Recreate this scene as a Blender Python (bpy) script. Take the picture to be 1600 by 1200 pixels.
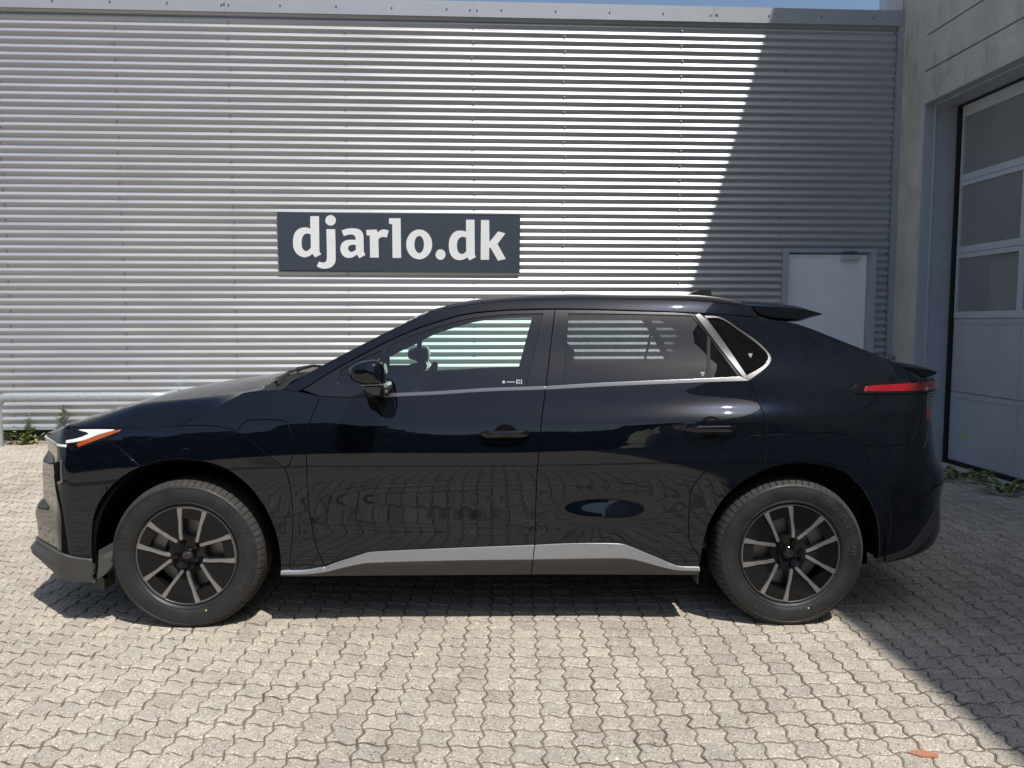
import bpy, bmesh, math, random
import numpy as np
from mathutils import Vector, Matrix, geometry
for o in list(bpy.data.objects): bpy.data.objects.remove(o)
SC = bpy.context.scene
COL = SC.collection
random.seed(7); RNG = np.random.default_rng(7)

# ---- camera, sky, sun, exposure ----------------------------------------------
cam = bpy.data.cameras.new('camera'); cam.lens = 27.0; cam.sensor_width = 36.0; cam.clip_start = .05; cam.clip_end = 2000
co = bpy.data.objects.new('camera', cam); COL.objects.link(co)
co.location = (0, 0, 1.445); co.rotation_euler = (math.radians(90-4.55), 0, 0)
SC.camera = co
BR = math.radians(3.0)                       # the buildings stand 3 degrees round from the camera
CB, SB = math.cos(BR), math.sin(BR)
_s = (.283, -.50, 1.0)                       # towards the sun, in the buildings' frame
SUN = Vector((_s[0]*CB-_s[1]*SB, _s[0]*SB+_s[1]*CB, _s[2])).normalized()
w = bpy.data.worlds.new('World'); SC.world = w; w.use_nodes = True
nt = w.node_tree
sky = nt.nodes.new('ShaderNodeTexSky'); sky.sky_type = 'NISHITA'; sky.sun_disc = False
sky.sun_elevation = math.asin(SUN.z); sky.sun_rotation = math.atan2(SUN.x, SUN.y)
sky.air_density = 1.0; sky.dust_density = 1.7; sky.ozone_density = 1.0; sky.altitude = 20
bg = nt.nodes['Background']; bg.inputs['Strength'].default_value = .12
nt.links.new(sky.outputs[0], bg.inputs['Color'])
sl = bpy.data.lights.new('sun', 'SUN'); sl.energy = 4.6; sl.angle = math.radians(.53); sl.color = (1.0, .955, .88)
so = bpy.data.objects.new('sun', sl); COL.objects.link(so); so.location = SUN*60
so.rotation_euler = SUN.to_track_quat('Z', 'Y').to_euler()
vs = SC.view_settings
vs.view_transform = 'Standard'; vs.look = 'None'; vs.gamma = 1; vs.exposure = 0.08; vs.use_curve_mapping = False
SC.render.engine = 'CYCLES'
SC.cycles.max_bounces = 10; SC.cycles.transparent_max_bounces = 16

# ---- helpers -------------------------------------------------------------------
def tag(o, label=None, cat=None, group=None, kind=None):
    if label: o['label'] = label
    if cat: o['category'] = cat
    if group: o['group'] = group
    if kind: o['kind'] = kind
    return o
def empty(name, loc=(0, 0, 0), rz=0, parent=None, label=None, cat=None, group=None):
    o = bpy.data.objects.new(name, None); COL.objects.link(o); o.location = loc; o.rotation_euler = (0, 0, rz)
    o.empty_display_size = .2; o.parent = parent
    return tag(o, label, cat, group)
def link(name, me, mat=None, parent=None):
    if mat is not None and not me.materials: me.materials.append(mat)
    o = bpy.data.objects.new(name, me); COL.objects.link(o); o.parent = parent
    return o
def mesh(name, vs_, fs, mat=None, parent=None, smooth=False, normals=None):
    me = bpy.data.meshes.new(name); me.from_pydata([tuple(map(float, v)) for v in vs_], [], [tuple(map(int, f)) for f in fs]); me.update()
    if smooth: me.shade_smooth()
    if normals is not None:
        me.shade_smooth()
        me.normals_split_custom_set_from_vertices([tuple(map(float, n)) for n in normals])
    return link(name, me, mat, parent)
def bm_obj(name, bm, mat, parent=None, smooth=False, angle=35, bevel=0, seg=2):
    if bevel:
        es = [e for e in bm.edges if e.is_manifold and e.calc_face_angle(0) > .5]
        bmesh.ops.bevel(bm, geom=es, offset=bevel, segments=seg, affect='EDGES', profile=.5, clamp_overlap=True)
    bmesh.ops.recalc_face_normals(bm, faces=bm.faces)
    me = bpy.data.meshes.new(name); bm.to_mesh(me); bm.free()
    if smooth: me.shade_smooth(); me.set_sharp_from_angle(angle=math.radians(angle))
    return link(name, me, mat, parent)
def box(bm, x0, x1, y0, y1, z0, z1):
    v = [bm.verts.new(p) for p in ((x0,y0,z0),(x1,y0,z0),(x1,y1,z0),(x0,y1,z0),(x0,y0,z1),(x1,y0,z1),(x1,y1,z1),(x0,y1,z1))]
    for f in ((3,2,1,0),(4,5,6,7),(0,1,5,4),(1,2,6,5),(2,3,7,6),(3,0,4,7)): bm.faces.new([v[i] for i in f])
def boxo(name, b, mat, parent=None, bevel=0, **k):
    bm = bmesh.new(); box(bm, *b); return bm_obj(name, bm, mat, parent, bevel=bevel, **k)
def tube(bm, pts, r, n=10, closed=False, caps=True):
    pts = [Vector(p) for p in pts]; rr = r if hasattr(r, '__len__') else [r]*len(pts); rings = []
    prev = None
    for i, p in enumerate(pts):
        if closed: d = pts[(i+1) % len(pts)]-pts[i-1]
        else: d = pts[min(i+1, len(pts)-1)]-pts[max(i-1, 0)]
        d.normalize()
        a = prev if prev is not None else (Vector((0, 0, 1)) if abs(d.z) < .9 else Vector((1, 0, 0)))
        a = (a-d*a.dot(d)).normalized(); prev = a; b = d.cross(a)
        rings.append([bm.verts.new(p+(a*math.cos(2*math.pi*k/n)+b*math.sin(2*math.pi*k/n))*rr[i]) for k in range(n)])
    m = len(rings)
    for i in range(m if closed else m-1):
        A, B = rings[i], rings[(i+1) % m]
        for k in range(n): bm.faces.new((A[k], A[(k+1) % n], B[(k+1) % n], B[k]))
    if caps and not closed: bm.faces.new(rings[0][::-1]); bm.faces.new(rings[-1])
def prism(bm, poly, f0, f1):
    """poly: 2D outline; f0, f1 map (u, v) to 3D for the two ends"""
    A = [bm.verts.new(f0(*p)) for p in poly]; B = [bm.verts.new(f1(*p)) for p in poly]; n = len(poly)
    bm.faces.new(A); bm.faces.new(B[::-1])
    for i in range(n): bm.faces.new((A[i], B[i], B[(i+1) % n], A[(i+1) % n]))
def smooth_loop(pts, step=.012, closed=True):
    """resample an outline: Catmull-Rom between points, straight corners where a point is marked"""
    n = len(pts); P = np.array([p[:2] for p in pts], float); cn = [len(p) > 2 for p in pts]; out = []
    for i in range(n if closed else n-1):
        a, b = i, (i+1) % n
        p1, p2 = P[a], P[b]
        p0 = P[a-1] if (not cn[a] and (closed or a > 0)) else 2*p1-p2
        p3 = P[(b+1) % n] if (not cn[b] and (closed or b < n-1)) else 2*p2-p1
        L = np.linalg.norm(p2-p1); k = max(1, int(round(L/step)))
        if L < 1e-9: continue
        d0 = max(np.linalg.norm(p1-p0), 1e-6); d2 = max(np.linalg.norm(p3-p2), 1e-6)
        m1 = (p2-p0)/(d0+L)*L; m2 = (p3-p1)/(L+d2)*L
        for j in range(k):
            t = j/k
            out.append((2*t**3-3*t**2+1)*p1+(t**3-2*t**2+t)*m1+(-2*t**3+3*t**2)*p2+(t**3-t**2)*m2)
    if not closed: out.append(P[-1])
    return np.array(out)
def offset_loop(L, d):
    """move an outline inwards by d (counter-clockwise outline)"""
    e = np.roll(L, -1, 0)-L; e /= np.maximum(np.linalg.norm(e, axis=1, keepdims=True), 1e-9)
    nrm = np.stack([-e[:, 1], e[:, 0]], 1); a = np.roll(nrm, 1, 0)+nrm
    s = np.maximum((a*a).sum(1, keepdims=True), .5)
    return L+d*2*a/s
def area(L): return .5*np.sum(L[:, 0]*np.roll(L[:, 1], -1)-np.roll(L[:, 0], -1)*L[:, 1])
def inside(Q, loops):
    r = np.zeros(len(Q), bool)
    for L in loops:
        a = L; b = np.roll(L, -1, 0)
        for i in range(len(a)):
            c = (a[i, 1] > Q[:, 1]) != (b[i, 1] > Q[:, 1])
            if c.any():
                xi = (b[i, 0]-a[i, 0])*(Q[:, 1]-a[i, 1])/((b[i, 1]-a[i, 1]) or 1e-12)+a[i, 0]
                r ^= c & (Q[:, 0] < xi)
    return r
def fill(loops, grid):
    """triangulate loops (outer first, then holes) with a regular grid of inner points -> points, triangles"""
    B = np.concatenate(loops); E = []; k = 0
    for L in loops:
        n = len(L); E += [(k+i, k+(i+1) % n) for i in range(n)]; k += n
    lo, hi = B.min(0), B.max(0)
    G = np.stack(np.meshgrid(np.arange(lo[0]+grid*.5, hi[0], grid), np.arange(math.ceil(lo[1]/grid)*grid, hi[1], grid)), -1).reshape(-1, 2)
    if len(G):
        G = G[inside(G, loops)]
    if len(G):
        d = np.full(len(G), 9.)
        for i in range(0, len(B)): d = np.minimum(d, (G[:, 0]-B[i, 0])**2+(G[:, 1]-B[i, 1])**2)
        G = G[d > (grid*.55)**2]
    V = np.concatenate([B, G])
    r = geometry.delaunay_2d_cdt([Vector(map(float, p)) for p in V], E, [], 0, 1e-7)
    P = np.array([tuple(v) for v in r[0]]); T = np.array([f for f in r[2] if len(f) == 3])
    c = P[T].mean(1); T = T[inside(c, loops)]
    q = P[T]; s = (q[:, 1, 0]-q[:, 0, 0])*(q[:, 2, 1]-q[:, 0, 1])-(q[:, 1, 1]-q[:, 0, 1])*(q[:, 2, 0]-q[:, 0, 0])
    T[s < 0] = T[s < 0][:, ::-1]
    return P, T

# ---- materials -------------------------------------------------------------------
def nodes(name):
    m = bpy.data.materials.new(name); m.use_nodes = True
    t = m.node_tree; return m, t, t.nodes['Principled BSDF']
def plain(name, col, rough=.5, metal=0, noise=0, scale=20, bump=0, coat=0, spec=.5, coat_rough=.03, coat_ior=1.5, stretch=None, rvar=0):
    """painted / plastic / metal surface: base colour with soft procedural unevenness"""
    m, t, b = nodes(name)
    b.inputs['Base Color'].default_value = (*col, 1); b.inputs['Roughness'].default_value = rough; b.inputs['Metallic'].default_value = metal
    b.inputs['Specular IOR Level'].default_value = spec
    if coat: b.inputs['Coat Weight'].default_value = coat; b.inputs['Coat Roughness'].default_value = coat_rough; b.inputs['Coat IOR'].default_value = coat_ior
    if noise or bump or rvar:
        tc = t.nodes.new('ShaderNodeTexCoord'); mp = t.nodes.new('ShaderNodeMapping'); t.links.new(tc.outputs['Object'], mp.inputs[0])
        if stretch: mp.inputs['Scale'].default_value = stretch
        n = t.nodes.new('ShaderNodeTexNoise'); n.inputs['Scale'].default_value = scale; n.inputs['Detail'].default_value = 6; n.inputs['Roughness'].default_value = .6
        t.links.new(mp.outputs[0], n.inputs['Vector'])
        if noise:
            r = t.nodes.new('ShaderNodeMapRange'); r.inputs[1].default_value = .3; r.inputs[2].default_value = .7; r.inputs[3].default_value = 1-noise; r.inputs[4].default_value = 1+noise
            mx = t.nodes.new('ShaderNodeMix'); mx.data_type = 'RGBA'; mx.blend_type = 'MULTIPLY'; mx.inputs[0].default_value = 1
            mx.inputs[6].default_value = (*col, 1)
            t.links.new(n.outputs[0], r.inputs[0]); t.links.new(r.outputs[0], mx.inputs[7]); t.links.new(mx.outputs[2], b.inputs['Base Color'])
        if rvar:
            r = t.nodes.new('ShaderNodeMapRange'); r.inputs[1].default_value = .3; r.inputs[2].default_value = .7; r.inputs[3].default_value = max(rough-rvar, .02); r.inputs[4].default_value = rough+rvar
            t.links.new(n.outputs[0], r.inputs[0]); t.links.new(r.outputs[0], b.inputs['Roughness'])
        if bump:
            bp = t.nodes.new('ShaderNodeBump'); bp.inputs['Strength'].default_value = bump; bp.inputs['Distance'].default_value = .01
            t.links.new(n.outputs[0], bp.inputs['Height']); t.links.new(bp.outputs[0], b.inputs['Normal'])
    return m
def glass(name, tint, refl=1.45, rough=.0):
    """thin pane: Fresnel reflection over a tinted see-through layer"""
    m = bpy.data.materials.new(name); m.use_nodes = True; t = m.node_tree; t.nodes.clear()
    o = t.nodes.new('ShaderNodeOutputMaterial'); mx = t.nodes.new('ShaderNodeMixShader'); f = t.nodes.new('ShaderNodeFresnel'); f.inputs['IOR'].default_value = refl
    tr = t.nodes.new('ShaderNodeBsdfTransparent'); tr.inputs[0].default_value = (*tint, 1)
    g = t.nodes.new('ShaderNodeBsdfGlossy'); g.inputs['Roughness'].default_value = rough; g.inputs['Color'].default_value = (1, 1, 1, 1)
    n = t.nodes.new('ShaderNodeNewGeometry')
    t.links.new(f.outputs[0], mx.inputs[0]); t.links.new(tr.outputs[0], mx.inputs[1]); t.links.new(g.outputs[0], mx.inputs[2]); t.links.new(mx.outputs[0], o.inputs[0])
    return m
def paint(name, col, fl=(.05, .07, .12)):
    """dark metallic car paint: fine mica flakes under a clear coat"""
    m, t, b = nodes(name)
    tc = t.nodes.new('ShaderNodeTexCoord'); v = t.nodes.new('ShaderNodeTexVoronoi'); v.inputs['Scale'].default_value = 2200
    t.links.new(tc.outputs['Object'], v.inputs['Vector'])
    r = t.nodes.new('ShaderNodeValToRGB'); r.color_ramp.elements[0].position = .80; r.color_ramp.elements[0].color = (*col, 1); r.color_ramp.elements[1].position = 1; r.color_ramp.elements[1].color = (*fl, 1)
    s = t.nodes.new('ShaderNodeSeparateColor'); t.links.new(v.outputs['Color'], s.inputs[0]); t.links.new(s.outputs[0], r.inputs[0])
    t.links.new(r.outputs[0], b.inputs['Base Color'])
    b.inputs['Metallic'].default_value = .25; b.inputs['Roughness'].default_value = .25; b.inputs['Specular IOR Level'].default_value = .0
    b.inputs['Coat Weight'].default_value = 1; b.inputs['Coat Roughness'].default_value = .012; b.inputs['Coat IOR'].default_value = 1.55
    return m
M = {}
M['paint'] = paint('black_mica_paint', (.0010, .0020, .0044), (.020, .028, .046))
M['gloss'] = plain('gloss_black_trim', (.010, .010, .012), .25, coat=1, coat_rough=.02)
M['film'] = plain('window_surround_black', (.010, .011, .016), .28, noise=.08, scale=60, coat=.7, coat_rough=.10, spec=.15)
M['plastic'] = plain('black_textured_plastic', (.020, .020, .021), .6, noise=.1, scale=300, bump=.1, spec=.2)
M['dark'] = plain('underside_black', (.005, .005, .006), .85, noise=.1, scale=40, spec=.06)
M['liner'] = plain('wheel_liner_felt', (.006, .006, .006), .95, noise=.2, scale=200, spec=.05)
M['chrome'] = plain('satin_chrome', (.27, .27, .28), .25, 1.0, noise=.03, scale=80)
M['trimdark'] = plain('dark_satin_chrome', (.10, .10, .105), .28, .9, noise=.03, scale=80)
M['silver'] = plain('silver_sill_lit', (.35, .36, .38), .38, .65, noise=.04, scale=30, coat=.3, coat_rough=.2)  # upper sill facet, light from sky and sun put into its tone
M['sillgrey'] = plain('grey_plastic_and_sill_shade', (.060, .060, .058), .6, noise=.15, scale=250, bump=.06)  # grey plastic trim; on the lower sill facet its dark stands for shade
M['rubber'] = plain('tyre_rubber', (.019, .0195, .021), .55, noise=.30, scale=11, bump=.03, spec=.40, rvar=.12)
M['tread'] = plain('tyre_tread', (.046, .044, .043), .9, noise=.25, scale=60, spec=.25)
M['rimblack'] = plain('gloss_black_alloy', (.006, .006, .007), .12, noise=.1, scale=40, spec=.28)
M['rimsilver'] = plain('machined_alloy', (.33, .33, .335), .33, .8, noise=.05, scale=120)
M['steel'] = plain('brake_disc_steel', (.20, .195, .19), .45, .9, noise=.1, scale=60)
M['lens'] = plain('clear_lens', (.75, .78, .8), .12, 0, coat=1, noise=.03)
M['amber'] = plain('amber_lens', (.36, .075, .008), .22, 0, coat=1, noise=.08, scale=90)
M['red'] = plain('red_lens', (.24, .003, .010), .16, 0, coat=1, noise=.08, scale=90)
M['lampblack'] = plain('smoked_lamp_black', (.006, .006, .008), .06, spec=.45)
M['greylens'] = plain('reversing_lamp_lens', (.30, .31, .31), .2, coat=1, noise=.05)
M['glass_f'] = glass('green_tinted_glass', (.80, .96, .90), 1.75)
M['glass_r'] = glass('privacy_glass', (.33, .36, .36), 1.75)
M['glass_q'] = glass('dark_privacy_glass', (.10, .11, .11), 1.6)
M['screen'] = glass('windscreen_glass', (.80, .93, .88), 1.6)
M['etch'] = plain('white_etching', (.34, .36, .36), .5, noise=.05)
M['interior'] = plain('dark_interior_cloth', (.011, .012, .013), .9, noise=.15, scale=120, spec=.15)
M['head'] = plain('headliner_cloth', (.10, .10, .10), .95, noise=.05, scale=100)
# ---- car side surface -------------------------------------------------------
def pchip(x, xk, yk):
    xk = np.asarray(xk, float); yk = np.asarray(yk, float); x = np.clip(x, xk[0], xk[-1])
    h = np.diff(xk); d = np.diff(yk)/h; m = np.zeros_like(yk)
    for i in range(1, len(xk)-1):
        if d[i-1]*d[i] > 0:
            w1 = 2*h[i]+h[i-1]; w2 = h[i]+2*h[i-1]
            m[i] = (w1+w2)/(w1/d[i-1]+w2/d[i])
    m[0], m[-1] = d[0], d[-1]
    i = np.clip(np.searchsorted(xk, x)-1, 0, len(xk)-2)
    t = (x-xk[i])/h[i]
    return ((2*t**3-3*t**2+1)*yk[i]+(t**3-2*t**2+t)*h[i]*m[i]+(-2*t**3+3*t**2)*yk[i+1]+(t**3-t**2)*h[i]*m[i+1])

XST = [-1.9, -1.44, -1.0, -0.5, 0.0, 0.5, 1.0, 1.44, 1.9]
# each row: one level of the section, height and half width at the stations
LOW = [
 ([.20]*9,                                        [.885,.90,.905,.905,.905,.905,.905,.900,.880]),
 ([.40]*9,                                        [.915,.930,.930,.928,.928,.928,.930,.930,.905]),
 ([.50]*9,                                        [.918,.931,.928,.925,.925,.926,.931,.933,.908]),
 ([.58]*9,                                        [.918,.931,.928,.926,.926,.926,.931,.933,.908]),
 ([.68]*9,                                        [.916,.930,.930,.931,.931,.931,.933,.934,.908]),
 ([.76]*9,                                        [.911,.929,.931,.935,.935,.935,.936,.936,.906]),
 ([.85]*9,                                        [.899,.922,.927,.931,.931,.932,.934,.934,.901]),
 ([.92,.92,.92,.925,.925,.925,.925,.94,.95],      [.880,.909,.918,.924,.924,.925,.927,.927,.893]),
 ([.985,.985,.985,.983,.983,.983,.985,1.0,1.03],  [.850,.884,.902,.913,.914,.916,.918,.916,.880]),
]
UPP = [
 ([.985,.985,.985,.983,.983,.983,.985,1.0,1.03],  [.850,.884,.902,.913,.914,.916,.918,.916,.880]),
 ([1.06]*9,                                       [.800,.845,.868,.882,.884,.885,.884,.888,.868]),
 ([1.10,1.11,1.12,1.125,1.137,1.147,1.160,1.17,1.17],[.760,.812,.838,.854,.856,.856,.850,.832,.808]),
 ([1.30]*9,                                       [.60,.66,.725,.780,.790,.790,.782,.752,.690]),
 ([1.51]*9,                                       [.40,.45,.58,.690,.702,.702,.692,.640,.540]),
 ([1.57]*9,                                       [.30,.35,.52,.645,.660,.660,.650,.590,.470]),
 ([1.70]*9,                                       [.10,.12,.30,.45,.50,.50,.45,.40,.25]),
]
TX = np.arange(-1.9, 1.9001, .02); TZ = np.arange(.15, 1.7001, .005)
def _table():
    xs = np.array(XST)
    T = np.zeros((len(TX), len(TZ)))
    lz = np.array([pchip(TX, xs, r[0]) for r in LOW]); lw = np.array([pchip(TX, xs, r[1]) for r in LOW])
    uz = np.array([pchip(TX, xs, r[0]) for r in UPP]); uw = np.array([pchip(TX, xs, r[1]) for r in UPP])
    for i in range(len(TX)):
        zc = lz[-1, i]
        lo = pchip(np.minimum(TZ, zc), lz[:, i], lw[:, i])
        up = pchip(np.maximum(TZ, zc), uz[:, i], uw[:, i])
        T[i] = np.where(TZ <= zc, lo, up)
        x = TX[i]
        # flare low on the rear door
        g = math.exp(-((x-.515)/.165)**2)
        T[i] += g*.026*(1/(1+np.exp((TZ-.583)/.012)))*np.clip((TZ-.36)/.14, 0, 1)
        # rear haunch: extra shoulder above the rear door's crease
        g = math.exp(-((x-1.12)/.33)**2)
        T[i] += g*.020*np.exp(-((TZ-1.00)/.055)**2)
    k = np.array([1, 4, 6, 4, 1.])/16
    P = np.pad(T, ((2, 2), (2, 2)), mode='edge')
    P = sum(k[j]*P[:, j:j+T.shape[1]] for j in range(5))
    P = sum(k[j]*P[j:j+T.shape[0], :] for j in range(5))
    # the lower doors are one calm sweep: smooth them harder, leave the crease alone
    Q = P.copy(); ks = np.exp(-.5*(np.arange(-12, 13)/5.0)**2); ks /= ks.sum()
    kx = np.exp(-.5*(np.arange(-6, 7)/2.5)**2); kx /= kx.sum()
    B = np.pad(Q, ((0, 0), (12, 12)), mode='edge'); Q = sum(ks[j]*B[:, j:j+P.shape[1]] for j in range(25))
    B = np.pad(Q, ((6, 6), (0, 0)), mode='edge'); Q = sum(kx[j]*B[j:j+P.shape[0], :] for j in range(13))
    m = np.clip((.93-TZ)/.08, 0, 1); m = m*m*(3-2*m); n_ = np.clip((TZ-.26)/.06, 0, 1)
    return P+(Q-P)*(m*n_)[None, :]
WT = _table()
def Wside(x, z):
    fx = np.clip((np.asarray(x, float)-TX[0])/.02, 0, len(TX)-1.001); fz = np.clip((np.asarray(z, float)-TZ[0])/.005, 0, len(TZ)-1.001)
    i = fx.astype(int); j = fz.astype(int); a = fx-i; b = fz-j
    return (WT[i, j]*(1-a)+WT[i+1, j]*a)*(1-b)+(WT[i, j+1]*(1-a)+WT[i+1, j+1]*a)*b
UC = 1.72            # where the plan starts to turn in towards the ends
UE = 1.0             # parameter length of each turned end
FT = ([.15,.25,.29,.33,.42,.48,.52,.57,.66,.75,.81,.87,.96,1.1,1.6], [-2.24,-2.345,-2.386,-2.350,-2.352,-2.36,-2.347,-2.307,-2.307,-2.303,-2.270,-2.287,-2.185,-2.06,-1.92])
RT = ([.15,.22,.30,.35,.42,.55,.67,.80,.95,1.05,1.14,1.2,1.6], [2.16,2.22,2.315,2.37,2.39,2.38,2.40,2.337,2.317,2.325,2.36,2.30,2.05])
XC = 2.02            # where the nose corner sits
def nose(t, w, dw, a):
    """front plan: side, tight corner, raked face, softer corner, blunt front"""
    tip = UC+a; P0 = np.stack([np.full_like(w, UC), w], -1)
    C = np.stack([np.full_like(w, XC), w+dw*(XC-UC)*.9-.012], -1); D_ = np.stack([tip, .62*w], -1); E_ = np.stack([tip+.006, 0*w], -1)
    f1, f2, f3, f4 = .80, .13, .80, .30
    A1 = P0+(C-P0)*f1; A2 = C+(D_-C)*f2; B1 = C+(D_-C)*f3; B2 = D_+(E_-D_)*f4
    k = np.array([0, .27, .36, .68, .82, 1.0]); out = np.zeros(w.shape+(2,)); tt = t[..., None]
    def seg(i): return np.clip((tt-k[i])/(k[i+1]-k[i]), 0, 1)
    s = seg(0); out = P0+(A1-P0)*s
    s = seg(1); out = np.where(tt > k[1], (1-s)**2*A1+2*(1-s)*s*C+s*s*A2, out)
    s = seg(2); out = np.where(tt > k[2], A2+(B1-A2)*s, out)
    s = seg(3); out = np.where(tt > k[3], (1-s)**2*B1+2*(1-s)*s*D_+s*s*B2, out)
    s = seg(4); out = np.where(tt > k[4], B2+(E_-B2)*s, out)
    return -out[..., 0], -out[..., 1]
KF, KR = (.80, .74), (.84, .74)
def S(u, z):
    """point on the near side: u runs along the car, -UC-UE (nose centre) .. UC+UE (tail centre)"""
    u, z = np.broadcast_arrays(np.atleast_1d(np.asarray(u, float)), np.asarray(z, float)); z = z.copy()
    x = np.clip(u, -UC, UC); w = Wside(x, z)
    X = x.copy(); Y = -w
    for sg, (zk, tk), (k1, k2) in ((-1, FT, KF), (1, RT, KR)):
        m = sg*u > UC
        if not m.any(): continue
        t = np.clip((sg*u[m]-UC)/UE, 0, 1); zz = z[m]; ww = w[m]
        dw = (Wside(np.full_like(zz, sg*UC), zz)-Wside(np.full_like(zz, sg*(UC-.16)), zz))/.16
        a = sg*pchip(zz, zk, tk)-UC
        if sg < 0:
            X[m], Y[m] = nose(t, ww, dw, a); continue
        p1x = k1*a; p1y = ww+dw*p1x
        X[m] = sg*(UC+3*(1-t)**2*t*p1x+3*(1-t)*t*t*a+t**3*a)
        Y[m] = -((1-t)**3*ww+3*(1-t)**2*t*p1y+3*(1-t)*t*t*k2*ww)
    return np.stack([X, Y, z], -1)
def SN(u, z, e=.010):
    du = S(u+e, z)-S(u-e, z); dz = S(u, z+e)-S(u, z-e)
    n = np.cross(du, dz); l = np.linalg.norm(n, axis=-1, keepdims=True); l[l < 1e-12] = 1
    return n/l
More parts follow.
